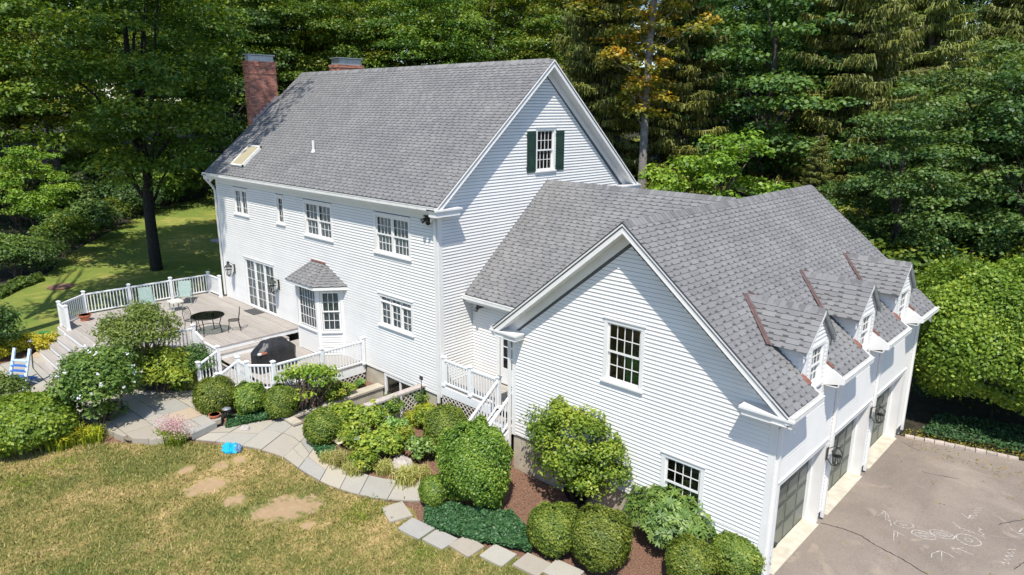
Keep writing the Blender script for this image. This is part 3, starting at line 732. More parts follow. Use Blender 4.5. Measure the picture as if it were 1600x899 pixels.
# wing roof
WE, WEz, WR, WRz = 1.077, 4.289, 5.158, 7.713
mb = MB()
for sg in (1, -1):
    e = WE if sg > 0 else 2*WR-WE
    pts = [(0.016,e,WEz-.012),(7.342,e,WEz-.012),(7.342,WR,WRz-.012),(0.016,WR,WRz-.012)]
    mb.add([(p[0],p[1],p[2]-.1) for p in pts]+pts, [(0,1,2,3),(4,5,6,7),(0,1,5,4),(1,2,6,5),(3,0,4,7)], .5)
wr = mb.build('roof', M['shingle'], house)
sw = (WRz-WEz)/(WR-WE); Lw = math.hypot(WR-WE, WRz-WEz)
GE, GR = .357, 7.342; sgm = (WRz-WEz)/(GR-(GX0-GE))
def wiv(s0, s1):
    out = []
    def xe(s):
        z = WEz + s/Lw*(WRz-WEz); return min(7.33, GR-(WRz-z)/sgm+.25)
    return [(0, xe(s0)-.016, 0, xe(s1)-.016)]
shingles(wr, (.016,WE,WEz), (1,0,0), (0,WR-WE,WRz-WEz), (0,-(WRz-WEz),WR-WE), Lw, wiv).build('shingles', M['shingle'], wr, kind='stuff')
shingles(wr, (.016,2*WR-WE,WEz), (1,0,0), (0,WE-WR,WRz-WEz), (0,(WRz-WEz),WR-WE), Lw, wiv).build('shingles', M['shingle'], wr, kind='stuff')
ridge_caps((7.2,WR,WRz), (.1,WR,WRz), sw, sw, wr)
eave(wr, 'y', WE, 1.415, WEz-.005, .016, 3.3, -1)
mb = MB(); mb.vbeam((.018,WE+.02,WEz+.03), (.018,WR,WRz+.04), .012, .09); mb.build('step_flashing', M['lead'], wr)
# garage roof
Gx0, Gx1, Gy0, Gy1 = GX0-GE, GX1+GE, GY0-.425, GY1+.18
dorm = [1.49, 4.79, 8.06]; DW = .63
mb = MB()
pts = [(Gx0,Gy0,WEz-.012),(Gx0,Gy1,WEz-.012),(GR,Gy1,WRz-.012),(GR,Gy0,WRz-.012)]
mb.add([(p[0],p[1],p[2]-.1) for p in pts]+pts, [(0,1,2,3),(4,5,6,7),(0,1,5,4),(1,2,6,5),(3,0,4,7)], .5)
segs = [(Gy0, dorm[0]-DW), (dorm[0]+DW, dorm[1]-DW), (dorm[1]+DW, dorm[2]-DW), (dorm[2]+DW, Gy1)]
xb = GX1-.02; zb = WRz-sgm*(xb-GR)
for (a, b_) in segs:
    pts = [(Gx1,a,WEz-.012),(Gx1,b_,WEz-.012),(xb,b_,zb-.012),(xb,a,zb-.012)]
    mb.add([(p[0],p[1],p[2]-.1) for p in pts]+pts, [(0,1,2,3),(4,5,6,7),(0,1,5,4),(1,2,6,5),(3,0,4,7)], .5)
# upper part with openings under the dormers
xm = 10.42; zm_ = WRz-sgm*(xm-GR)
for (a, b_) in segs:
    pts = [(xb,a,zb-.012),(xb,b_,zb-.012),(xm,b_,zm_-.012),(xm,a,zm_-.012)]
    mb.add([(p[0],p[1],p[2]-.1) for p in pts]+pts, [(0,1,2,3),(4,5,6,7)], .5)
pts = [(xm,Gy0,zm_-.012),(xm,Gy1,zm_-.012),(GR,Gy1,WRz-.012),(GR,Gy0,WRz-.012)]
mb.add([(p[0],p[1],p[2]-.1) for p in pts]+pts, [(0,1,2,3),(4,5,6,7),(0,1,5,4),(1,2,6,5),(3,0,4,7)], .5)
gr = mb.build('roof', M['shingle'], house)
Lg = math.hypot(Gx1-GR, WRz-WEz); cosg = (Gx1-GR)/Lg
def giv(s0, s1):
    x = Gx1 - s1*cosg
    if x > 11.02: return [(a-Gy0, b_-Gy0, a-Gy0, b_-Gy0) for a, b_ in segs]
    if x > 9.55:
        zr = WRz-sgm*(x-GR); k = max(0, min(.8, (6.02-zr)/.94)) ; out = []; c = Gy0
        k = DW if x > 10.42 else k*.9
        for d in dorm: out.append((c-Gy0, d-k-Gy0, c-Gy0, d-k-Gy0)); c = d+k
        out.append((c-Gy0, Gy1-Gy0, c-Gy0, Gy1-Gy0)); return out
    return [(0, Gy1-Gy0, 0, Gy1-Gy0)]
camp = Vector((16.3046,-13.7911,10.25)); cnt = [0]
def near(c):
    if (c-camp).length < 16.35 and cnt[0] < 298: cnt[0] += 1; return True
    return False
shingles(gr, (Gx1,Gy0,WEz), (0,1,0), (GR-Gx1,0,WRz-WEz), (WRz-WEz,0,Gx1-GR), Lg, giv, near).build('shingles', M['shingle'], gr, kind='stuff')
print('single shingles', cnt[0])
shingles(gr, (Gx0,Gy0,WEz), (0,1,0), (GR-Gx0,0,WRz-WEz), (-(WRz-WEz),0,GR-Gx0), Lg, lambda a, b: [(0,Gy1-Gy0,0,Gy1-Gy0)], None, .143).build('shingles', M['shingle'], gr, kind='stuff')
ridge_caps((GR,Gy0+.02,WRz), (GR,Gy1-.12,WRz), sgm, sgm, gr)
rakes(gr, 'y', Gy0, GY0, Gx0, Gx1, 0, GR, WEz, WRz, sgm, -1); rakes(gr, 'y', Gy1, GY1, Gx0, Gx1, 0, GR, WEz, WRz, sgm, 1)
eave(gr, 'x', Gx1, GX1, WEz-.005, Gy0, Gy1, 1, segs); eave(gr, 'x', Gx0, GX0, WEz-.005, Gy0, 1.2, -1)
creturn(gr, Gx0-.13, 3.98, Gy0-.0, GY0, 4.0, 4.2); creturn(gr, 10.5, Gx1+.1, Gy0-.0, GY0, 4.0, 4.2)
mb = MB(); mb.vbeam((Gx0-.01,Gy0-.022,WEz+.0), (GR,Gy0-.022,WRz+.0), .012, .03); mb.vbeam((Gx1+.01,Gy0-.022,WEz+.0), (GR,Gy0-.022,WRz+.0), .012, .02); mb.build('drip_edge', M['darkgroove'], gr)
# ---- dormers
for di, yc in enumerate(dorm):
    xf, ze, zr_ = GX1-.0, 5.18, 5.98; sd_ = (zr_-ze)/.85
    mb = MB(); f = Fr((xf,yc-DW,0),(0,1,0),(1,0,0)); wdw = (DW-.33, DW+.33, 4.22, 5.12)
    sheath(mb, f, [(0,4.0),(2*DW,4.0),(2*DW,5.3),(DW,5.88),(0,5.3)], [(wdw[0]-.01,wdw[1]+.01,wdw[2]-.01,wdw[3]+.01)], .06)
    for s_ in (0, 2*DW-.03):   # cheeks
        mb.hexa([f.P(s_,3.95,-.06), f.P(s_+.03,3.95,-.06), f.P(s_+.03,5.0,-1.25), f.P(s_,5.0,-1.25), f.P(s_,5.34,-.06), f.P(s_+.03,5.34,-.06), f.P(s_+.03,5.34,-1.25), f.P(s_,5.34,-1.25)])
    dm = mb.build('dormer', M['siding'], house)
    siding(f, [(.06,4.04),(2*DW-.06,4.04),(2*DW-.06,5.33),(DW,5.85),(.06,5.33)], [(wdw[0]-.1,wdw[1]+.1,wdw[2]-.06,wdw[3]+.1)], dm, single=False)
    for s_, N_ in ((0,(0,-1,0)), (2*DW,(0,1,0))):
        fc = Fr((xf-1.25, yc-DW+s_, 0), (1,0,0), N_)
        siding(fc, [(.1,4.7),(1.19,4.05),(1.19,5.3),(.1,5.3)], [], dm, single=False)
    mb = MB(); f.box(mb, -.016, .1, 3.9, 5.4, -.001, .024); f.box(mb, 2*DW-.1, 2*DW+.016, 3.9, 5.4, -.001, .024)
    for s_ in (-.017, 2*DW+.001): f.box(mb, s_, s_+.016, 4.02, 5.3, -.14, -.0)
    mb.pieces('corner_board', M['trim'], dm)
    window(f, *wdw, dm, 3, 2, 1, 2, cas=.08, inner='curtain' if di != 1 else 'blind', head=False, nest=False)
    # roof
    xo = xf+.1; mb = MB(); rz = zr_
    for sg in (-1, 1):
        def Q(x, r, z): return Vector((x, yc+sg*r, z))
        xr = GR + (WRz-rz)/sgm - .05; xe_ = GR + (WRz-ze)/sgm - .02
        p = [Q(xo,.85,ze), Q(xo,0,rz), Q(xr,0,rz), Q(xe_,.85,ze)]
        mb.add([v-Vector((0,0,.06)) for v in p]+p, [(0,1,2,3),(4,5,6,7),(0,1,5,4),(1,2,6,5),(3,0,4,7)], .5)
        Ld = math.hypot(.85, rz-ze)
        def div(s0, s1, sg=sg):
            g = lambda s: xo-(GR+(WRz-(ze+(rz-ze)*s/Ld))/sgm)-.03
            return [(0, g(s0), 0, g(s1))]
        q = shingles(dm, Q(xo,.85,ze+.005), (-1,0,0), Q(0,-.85,rz-ze)-Q(0,0,0)+Vector((0,0,0)), Vector((0,sg*(rz-ze),.85)), Ld, div)
        q.build('shingles', M['shingle'], dm, kind='stuff')
        tb = MB(); tb.vbeam(Q(xo-.01,.85,ze-.055), Q(xo-.01,0,rz-.055), .02, .1)
        tb.vbeam(Q(xf+.02,.8,ze-.17), Q(xf+.02,.0,rz-.17), .03, .13); tb.vbeam(Q(xo-.05,.82,ze-.09), Q(xo-.05,0,rz-.08), .09, .02)
        tb.pieces('rake_board', M['trim' if sg < 0 else 'lead'], dm)
        cb = MB(); a_, b2 = Q(xr,0,rz+.012), Q(xe_+.02,.85,ze+.008)
        dv = (b2-a_).normalized(); sdv = Vector((sgm*0,1,0)); nrm = Vector((sgm,0,1)).normalized(); sv_ = dv.cross(nrm).normalized()*(.08); up_ = nrm*.045+Vector((0,sg*.1,.0))
        l = [a_-sv_, b2-sv_, b2+sv_, a_+sv_]; cb.add([v+up_ for v in l]+[v+up_+nrm*.01 for v in l], [(0,1,2,3),(4,5,6,7),(0,1,5,4),(1,2,6,5),(2,3,7,6),(3,0,4,7)])
        cb.beam(a_+up_+nrm*.015, b2+up_+nrm*.015, .02, .02, nrm)
        cb.build('valley_flashing', M['copper'], dm)
        # little copper apron where the cheek meets the eave
        c2 = MB(); xa = 11.2; za = WRz-sgm*(xa-GR); c2.hexa([Vector((xa-.05,yc+sg*(DW+.12),za+.02)),Vector((xa+.16,yc+sg*(DW+.12),za-.1)),Vector((xa+.16,yc+sg*(DW-.0),za-.1)),Vector((xa-.05,yc+sg*(DW-.0),za+.02)),
              Vector((xa-.05,yc+sg*(DW+.12),za+.055)),Vector((xa+.16,yc+sg*(DW+.12),za-.09)),Vector((xa+.16,yc+sg*(DW-.0),za-.06)),Vector((xa-.05,yc+sg*(DW-.0),za+.1))]); c2.build('copper_apron', M['redcopper'], dm)
        # white end board that closes the main eave beside the dormer
        wb = MB(); y_ = yc+sg*(DW-.006); wb.hexa([Vector((GX1,y_,4.03)),Vector((Gx1+.12,y_,4.14)),Vector((Gx1+.12,y_+sg*.03,4.14)),Vector((GX1,y_+sg*.03,4.03)),Vector((GX1,y_,4.56)),Vector((Gx1+.12,y_,4.27)),Vector((Gx1+.12,y_+sg*.03,4.27)),Vector((GX1,y_+sg*.03,4.56))]); wb.build('eave_end', M['trim'], dm)
    ridge_caps((xo-.02,yc,zr_), (GR+(WRz-zr_)/sgm-.02,yc,zr_), .94, .94, dm, .13)
# ---- bay window
bx0, bx1, fx0, fx1, by = -7.95, -5.5, -7.5, -5.95, -.78
bx0, fx0, fx1, bx1 = -7.75, -7.75, -6.25, -5.6
# front face fx0..fx1 at y=-by ; right face slants back to the wall
fa = Fr((fx0,-.72,0),(1,0,0),(0,-1,0)); dv = Vector((bx1-fx1,.72,0)); lr = dv.length; fb_ = Fr((fx1,-.72,0), dv.normalized(), (dv.normalized().y,-dv.normalized().x,0))
fc_ = Fr((fx0,0,0),(0,-1,0),(-1,0,0))
o1 = (.12, 1.38, 2.0, 3.55); lw = lr; o2 = (.16, lr-.14, 1.98, 3.5)
mb = MB(); sheath(mb, fa, [(0,1.0),(1.5,1.0),(1.5,3.75),(0,3.75)], [o1], .05); sheath(mb, fb_, [(0,1.0),(lr,1.0),(lr,3.75),(0,3.75)], [o2], .05); sheath(mb, fc_, [(0,1.0),(.72,1.0),(.72,3.75),(0,3.75)], [], .05)
bay = mb.build('bay_window', M['siding'], house)
siding(fa, [(.1,1.02),(1.4,1.02),(1.4,1.85),(.1,1.85)], [], bay, single=False); siding(fb_, [(.1,1.02),(lr-.1,1.02),(lr-.1,1.85),(.1,1.85)], [], bay, single=False)
mb = MB()
for f, l in ((fa, 1.5), (fb_, lr)):
    f.box(mb, -.01, .1, 1.0, 3.75, .001, .03); f.box(mb, l-.1, l+.01, 1.0, 3.75, .001, .03); f.box(mb, .1, l-.1, 1.85, 1.97, .001, .032); f.box(mb, .1, l-.1, 3.58, 3.75, .001, .03)
mb.pieces('corner_board', M['trim'], bay)
window(fa, *o1, bay, 6, 4, 1, 1, cas=.03, inner='blind', nest=False, head=False); window(fb_, *o2, bay, 3, 2, 1, 2, cas=.03, inner='blind', nest=False, head=False)
# hipped roof of the bay
ev = [(-8.15,0.02),(-8.0,-1.02),(-6.05,-1.02),(-5.2,0.02)]; zt = 3.78; A_, B_ = Vector((-7.62,0,4.42)), Vector((-6.65,0,4.42))
E_ = [Vector((x,y,zt)) for x, y in ev]
mb = MB(); mb.add(E_+[A_, B_], [(0,1,4),(1,2,5,4),(2,3,5),(0,1,2,3)], .5); br = mb.build('bay_roof', M['shingle'], bay)
def trislope(e0, e1, t0, t1):
    e0, e1, t0, t1 = map(Vector, (e0, e1, t0, t1)); A = (e1-e0).normalized(); n = A.cross(t0-e0).normalized(); n = n if n.z > 0 else -n; U = n.cross(A); U = U if U.z > 0 else -U
    Lf = (t0-e0).dot(U); at0 = (t0-e0).dot(A); at1 = (t1-e0).dot(A); W = (e1-e0).length
    return shingles(bay, e0+n*.004, A, U, n, Lf, lambda s0, s1: [(at0*s0/Lf, W+(at1-W)*s0/Lf, at0*s1/Lf, W+(at1-W)*s1/Lf)])
for args in ((E_[1],E_[2],A_,B_), (E_[2],E_[3],B_,B_), (E_[0],E_[1],A_,A_)): trislope(*args).build('shingles', M['shingle'], bay, kind='stuff')
mb = MB(); mb.beam(A_+Vector((0,-.02,.02)), B_+Vector((0,-.02,.02)), .1, .035); mb.build('copper_apron', M['redcopper'], bay)
mb = MB(); cx = Vector((-6.8,.1,0))
for p, q in ((E_[1],E_[2]), (E_[2],E_[3]), (E_[0],E_[1])): mb.vbeam(p-Vector((0,-.04,.07)), q-Vector((0,-.04,.07)), .03, .11)
mb.prism([(x*.985-.1,y*.93+.0) for x, y in ev], 3.68, 3.73)
mb.build('soffit', M['trim'], bay)
# ---- skylight, vent pipe, floodlights, vents
def on_main(x, y): return Vector((x, y, RZ - S1*(5-y)))
nrm = Vector((0,-S1,1)).normalized(); mb = MB(); mf = MB()
q = [(-14.12,.1),(-13.0,.1),(-13.0,1.05),(-14.12,1.05)]; q = [on_main(x,y) for x, y in q]
ax = Vector((1,0,0)); uy = Vector((0,1,S1)).normalized()
for p0, p1, o in ((q[0],q[1],uy),(q[1],q[2],-ax),(q[2],q[3],-uy),(q[3],q[0],ax)):
    mf.hexa([p0, p1, p1+o*.07, p0+o*.07, p0+nrm*.12, p1+nrm*.12, p1+o*.07+nrm*.12, p0+o*.07+nrm*.12])
mb.add([p+nrm*.09 for p in q], [(0,1,2,3)])
skl = mf.build('skylight', M['gutter'], roof); mb.build('blind', M['blind'], roof)
mb = MB(); p = on_main(-8.85,1.1); mb.tube([p-Vector((0,0,.1)), p+Vector((0,0,.42))], .05, 8); mb.tube([p-Vector((0,0,.05)), p+Vector((0,0,.06))], [.11,.06], 8); mb.build('vent_pipe', M['trim'], roof)
mb = MB(); mb.beam((-.55,-.1,6.95), (-.12,-.1,6.95), .05, .05)
mb.tube([(-.3,-.12,6.93), (-.42,-.32,6.8)], [.05,.08], 8); mb.tube([(-.3,-.12,6.93), (-.12,-.3,6.78)], [.05,.08], 8); mb.build('floodlight', M['blackmetal'], house)
mb = MB(); mb.box(.5,.68,1.12,1.3,3.92,4.05); mb.tube([(.55,1.2,3.95),(.52,1.05,3.82)], [.05,.07], 8); mb.build('floodlight', M['pewter'], house)
# downspouts
def spout(pts, par=house):
    mb = MB()
    for a, b in zip(pts[:-1], pts[1:]): mb.beam(a, b, .075, .075, (0,1,0))
    mb.build('downspout', M['trim'], par)
for pts in ([(-.1,-.36,7.18),(-.1,-.1,6.9),(-.07,-.075,6.6),(-.07,-.075,.75)],
            [(-15.75,-.36,7.2),(-16.1,-.3,7.0),(-15.95,-.1,6.7),(-15.76,-.06,6.5),(-15.76,-.06,1.5)],
            [(11.57,3.14,4.15),(11.24,3.14,3.85),(11.24,3.14,.08)],
            [(11.57,6.44,4.15),(11.24,6.44,3.85),(11.24,6.44,.08)],
            [(11.57,10.1,4.15),(11.24,10.1,3.85),(11.24,10.1,.08)],
            [(11.6,-.3,4.12),(11.3,-.24,3.9),(11.24,-.22,3.7),(11.24,-.22,.05)],
            [(3.2,-.5,4.1),(3.42,-.36,3.9),(3.44,-.36,3.6),(3.44,-.36,.0),(3.44,-.7,-.08)]): spout(pts)
# ---- chimneys
def chimney(x0, x1, y0, y1, z0, z1, flash=False, cap=.36):
    mb = MB(); mb.box(x0+.012, x1-.012, y0+.012, y1-.012, z0, z1-.01)
    ch = mb.build('chimney', M['mortar'], roof); bk = MB(); bh, bl = .072, .215; k = 0; z = z0
    while z < z1 - .01:
        off = (k % 2) * bl/2; ex = .03 if z1-z < .16 else (.03 if .45 < z1-z < .55 else 0)
        for (a0, a1, fx, sgn, axx) in ((y0,y1,x1,1,'x'), (x0,x1,y0,-1,'y'), (y0,y1,x0,-1,'x')):
            a = a0 - off
            while a < a1:
                l, r = max(a, a0-ex), min(a+bl-.011, a1+ex)
                if r-l > .02:
                    pr = ex + random.uniform(.0,.004)
                    if axx == 'x': bk.box(min(fx, fx+sgn*pr)-.02, max(fx, fx+sgn*pr)+.0, l, r, z, z+bh-.011, random.random())
                    else: bk.box(l, r, fx-pr, fx+.02, z, z+bh-.011, random.random())
                a += bl
        z += bh; k += 1
    bk.build('bricks', M['brick'], ch, kind='stuff')
    mb = MB(); mb.box(x0+.05, x1-.05, y0+.05, y1-.05, z1, z1+.05); cx_ = (.07,)
    for a in (x0+.08, x1-.1):
        for b in (y0+.08, y1-.1): mb.box(a, a+.03, b, b+.03, z1+.05, z1+cap-.04)
    mb.box(x0+.09, x1-.09, y0+.09, y1-.09, z1+.05, z1+cap-.06); mb.box(x0+.0, x1-.0, y0+.0, y1-.0, z1+cap-.04, z1+cap)
    mb.build('chimney_cap', M['lead'], ch)
    if flash:
        fm = MB(); y = y0+.0
        while y < y1-.1:
            z = RZ-S1*(5-y); fm.box(x1-.0, x1+.012, y, y+.2, z-.1, z+.2+.05); y += .2
        fm.build('step_flashing', M['flashing'], ch)
    return ch
chimney(-16.5, -16.0, 2.2, 3.6, .5, 12.25, True)
chimney(-14.95, -14.1, 5.9, 7.3, 9.5, 12.2, False)
# ---- lanterns
def lantern(loc, N, s, label, mat='pewter'):
    loc = Vector(loc); N = Vector(N); t = thing('wall_lantern', label, 'lantern', loc, 'lanterns on the house walls')
    c = loc + N*.22*s; mb = MB(); mb.beam(loc+Vector((0,0,-.16*s)), loc+Vector((0,0,.16*s)), .1*s, .02, N)
    mb.tube([loc+Vector((0,0,-.1*s)), loc+N*.12*s+Vector((0,0,-.26*s)), c+Vector((0,0,-.24*s))], .012*s, 6); mb.tube([loc+Vector((0,0,.12*s)), c+Vector((0,0,.3*s))], .01*s, 6)
    mb.build('bracket', M[mat], t)
    mb = MB()
    for k in range(6):
        a = k*math.pi/3; d = Vector((math.cos(a), math.sin(a), 0)); mb.tube([c+d*.07*s+Vector((0,0,-.2*s)), c+d*.125*s+Vector((0,0,.12*s))], .009*s, 4)
    mb.lathe(c, [(.075*s,-.2*s),(.08*s,-.185*s)], 6); mb.lathe(c, [(.128*s,.1*s),(.13*s,.115*s)], 6); mb.lathe(c, [(.105*s,0),(.107*s,.012*s)], 6); mb.lathe(c, [(.01,-.25*s),(.03*s,-.22*s),(.03*s,-.2*s)], 6)
    mb.build('frame', M[mat], t)
    mb = MB(); mb.lathe(c, [(.14*s,.115*s),(.12*s,.14*s),(.05*s,.2*s),(.045*s,.25*s),(.06*s,.27*s),(.015*s,.31*s)], 6); mb.build('cap', M[mat], t)
    mb = MB(); mb.lathe(c, [(.012*s,-.18*s),(.012*s,-.02*s),(.003,.02*s)], 6); mb.build('candle', M['cushion'], t)
lantern((-14.55,-.03,2.95), (0,-1,0), 1.3, 'weathered metal lantern on the clapboards between the house corner and the french doors')
lantern((-10.45,-.03,2.92), (0,-1,0), 1.3, 'weathered metal lantern on the clapboards on the bay window side of the french doors')
lantern((GX1+.05,2.95,1.95), (1,0,0), 1.05, 'weathered metal lantern between the nearest and the middle garage doors')
lantern((GX1+.05,6.28,1.95), (1,0,0), 1.05, 'weathered metal lantern between the middle and the farthest garage doors')
# ================================================================== GROUND
def sheet(name, mat, poly, cell, lift, hfun=H, attr_fn=None, parent=None, **kw):
    xs = [p[0] for p in poly]; ys = [p[1] for p in poly]; mb = MB(); pt = {}
    x = math.floor(min(xs)/cell)*cell
    verts = []; faces = []; idx = {}
    def vid(p):
        k = (round(p[0],3), round(p[1],3))
        if k not in idx: idx[k] = len(verts); verts.append((p[0],p[1],hfun(p[0],p[1])+lift))
        return idx[k]
    while x < max(xs):
        y = math.floor(min(ys)/cell)*cell
        while y < max(ys):
            c = clip_convex(poly, [(x,y),(x+cell,y),(x+cell,y+cell),(x,y+cell)])
            if len(c) >= 3 and abs(area(c)) > 1e-5:
                f = []
                for p in c:
                    i = vid(p)
                    if not f or (f[-1] != i and f[0] != i): f.append(i)
                if len(f) >= 3: faces.append(tuple(f))
            y += cell
        x += cell
    me = bpy.data.meshes.new(name); me.from_pydata(verts, [], faces); me.materials.append(mat)
    if attr_fn:
        at = me.attributes.new('dirt', 'FLOAT', 'POINT'); at.data.foreach_set('value', [attr_fn(v[0], v[1]) for v in verts])
    me.update(); o = bpy.data.objects.new(name, me); C.objects.link(o)
    for k, v in kw.items(): o[k] = v
    if parent: o.parent = parent
    return o
# base sheet to the horizon (forest floor); finer near the house
def grid(name, mat, xs, ys, lift, **kw):
    vs = [(x, y, H(x, y)+lift) for y in ys for x in xs]; n = len(xs)
    fs = []
    for j in range(len(ys)-1):
        for i in range(n-1):
            cx, cy = (xs[i]+xs[i+1])/2, (ys[j]+ys[j+1])/2
            if -3.3 < cx < -1.0 and -3.4 < cy < 0: continue      # the sunk walk-out
            if -15.6 < cx < -.1 and .1 < cy < 9.9: continue
            fs.append((j*n+i, j*n+i+1, (j+1)*n+i+1, (j+1)*n+i))
    me = bpy.data.meshes.new(name); me.from_pydata(vs, [], fs); me.materials.append(mat); me.update()
    o = bpy.data.objects.new(name, me); C.objects.link(o)
    for k, v in kw.items(): o[k] = v
    return o
xs = [-400,-250,-160,-110,-80,-60,-45,-38] + [round(-30+.5*i,2) for i in range(23)] + [round(-18.5+.1*i,2) for i in range(0)] + [-18.4,-17,-15.6,-14,-12,-10,-8,-6,-4.5,-3.3,-2.1,-1.0,-.1,1,2,3,3.6,5,7,9,11.2,14,18,24,32,45,60,90,140,250,400]
xs = sorted(set(xs))
ys = [-400,-250,-140,-80,-50,-34,-24,-18,-15,-13,-11,-9.5,-8.5,-7.5,-6.5,-5.5,-4.5,-3.4,-2.3,-1.2,0,.1,1.5,3,5,7,9.9,10,12,16,20,26,34,45,60,80,120,180,280,400]
grid('ground', M['floor'], xs, ys, -.06, kind='structure')
# mulch beds round the house and the stairs
bedp = [(-7.12,-11.12), (-6.51,-10.00), (-6.01,-8.96), (-4.99,-7.97), (-3.90,-6.62), (-2.41,-5.73), (-0.10,-5.17), (1.82,-4.56), (2.62,-4.30), (4.21,-4.70), (6.28,-4.08), (8.39,-3.29), (11.15,-2.6), (11.15,-.3), (3.5,-.3), (3.3,.9), (0,.9), (0,0), (-.9,0), (-.9,-3.4), (-3.4,-3.4), (-3.4,0), (-8.8,0), (-8.8,-7.5), (-15.5,-8.3), (-17.4,-6), (-20,-7), (-19,-12)]
sheet('planting_bed', M['mulch'], bedp, 1.0, -.03, kind='structure')
# front lawn
lawnp = [(-6.94,-11.45), (-6.87,-10.86), (-6.68,-9.96), (-6.01,-9.13), (-5.51,-8.42), (-4.55,-7.49), (-3.94,-6.60), (-3.18,-6.06), (-2.36,-5.52), (-1.33,-5.08), (-0.11,-5.04), (0.74,-4.91), (1.42,-4.70), (2.13,-4.36), (2.53,-4.14), (2.81,-3.92), (3.25,-3.84), (3.65,-4.01), (4.16,-4.11), (4.81,-3.98), (5.83,-3.64), (6.80,-3.33), (7.51,-3.00), (8.28,-2.80), (9.76,-2.95), (13,-11), (10,-22), (-12,-26), (-22,-18)]
dirt = [((-1.33,-7.26), .42), ((-1.19,-6.97), .25), ((-0.17,-7.03), .32), ((1.01,-6.27), .62), ((1.20,-5.77), .42), ((0.72,-6.83), .35), ((-1.99,-6.03), .22), ((-2.05,-6.57), .25), ((-2.52,-7.37), .25), ((1.98,-6.20), .2), ((-1.32,-7.61), .3), ((0.94,-6.59), .3)]
STRAW = [((-0.09,-9.48), 1.0, .42), ((-4.29,-9.76), .8, .36), ((-0.25,-6.06), .5, .35), ((0.28,-8.36), .6, .4), ((-1.40,-8.64), .5, .36), ((-2.28,-10.01), .6, .36), ((-1.11,-11.26), .7, .4)]
def dfn(x, y):
    s = 0
    for (a, b), r, k in STRAW: s = max(s, k*math.exp(-((x-a)**2+(y-b)**2)/(r*r)))
    for (a, b), r in dirt: s = max(s, math.exp(-(((x-a)**2+(y-b)**2)/(r*r))*.7)*.95)
    return s
lawn = sheet('lawn', M['lawn'], lawnp, .25, .02, attr_fn=dfn, kind='structure')
# lawn beyond the deck
backp = [(-17.3,-7.5), (-17.6,3.0), (-16.5,12.5), (-43.54,12.75), (-40.14,9.99), (-35.94,4.87), (-33.45,1.66), (-29.80,-2.24), (-26.83,-4.32), (-25.19,-6.02), (-24.50,-7.38), (-38,-14), (-26,-14), (-15.59,-9.16), (-15.89,-8.26), (-17.02,-6.73)]
backp = [(-15.4,-7.2), (-15.9,9.5), (-43.66,12.58), (-42.80,11.18), (-40.68,6.80), (-37.05,2.89), (-32.27,-1.17), (-29.07,-3.68), (-27.01,-4.58), (-25.43,-5.97), (-24.83,-7.31), (-23.18,-9.11), (-16.49,-10.22), (-16.70,-8.94), (-16.40,-7.70), (-16.91,-6.83)]
def d2(x, y):
    return max([0]+[.95*math.exp(-((x-a)**2/(r*r)+(y-b)**2/(r*r))) for (a, b), r in (((-23.87,-4.94), .0001+.6), ((-26.76,-2.46), .4), ((-16.75,-7.34), .9))])
sheet('lawn', M['lawnback'], backp, 1.0, .03, attr_fn=d2, kind='structure')
mb = MB(); c = (-23.87,-4.94); mb.lathe((c[0],c[1],H(*c)+.0), [(.62,.03),(.58,.06),(.4,.1),(.1,.12)], 18); mb.solo('mulch_mound', M['mulch'], (c[0],c[1],H(*c)), 'round grey-brown mulch patch left of the deck on the back lawn', 'mulch patch')
STN = [(3.10,-4.25), (3.98,-4.32), (4.76,-4.20), (5.44,-3.91), (6.25,-3.65), (7.05,-3.35), (7.75,-3.06)]
# blades of grass
def blades(name, poly, n, hgt, seed, mat):
    rs = np.random.RandomState(seed); xs_ = [p[0] for p in poly]; ys_ = [p[1] for p in poly]; V = []; A = []
    P = []
    while len(P) < n:
        x, y = rs.uniform(max(min(xs_), -9), max(xs_)), rs.uniform(max(min(ys_), -14.5), max(ys_))
        if inside(poly, x, y) and dfn(x, y) < .35 + .2*rs.rand() and min((x-a)**2+(y-b)**2 for a, b in STN) > .16: P.append((x, y, H(x,y)+.02))
    P = np.array(P); k = len(P)
    a = rs.uniform(0, 2*np.pi, k); h = hgt*rs.uniform(.5, 1.2, k); w = .008+.01*rs.rand(k); lean = rs.normal(0, .6, (k,2))*h[:,None]
    dx, dy = np.cos(a)*w, np.sin(a)*w
    v0 = P+np.c_[dx,dy,0*dx]; v1 = P-np.c_[dx,dy,0*dx]; v2 = P+np.c_[lean, h]
    V = np.stack([v0,v1,v2],1).reshape(-1,3); me = bpy.data.meshes.new(name)
    me.vertices.add(3*k); me.vertices.foreach_set('co', V.ravel().astype(np.float32)); me.loops.add(3*k); me.loops.foreach_set('vertex_index', np.arange(3*k, dtype=np.int32))
    me.polygons.add(k); me.polygons.foreach_set('loop_start', np.arange(0,3*k,3, dtype=np.int32)); me.polygons.foreach_set('loop_total', np.full(k,3, dtype=np.int32))
    at = me.attributes.new('v', 'FLOAT', 'FACE'); at.data.foreach_set('value', rs.rand(k).astype(np.float32)); me.materials.append(mat); me.update(); me.validate()
    o = bpy.data.objects.new(name, me); C.objects.link(o); o['kind'] = 'stuff'; o['label'] = 'short dry grass blades of the front lawn'; o['category'] = 'grass'; return o
blades('grass', lawnp, 170000, .075, 5, M['blade'])
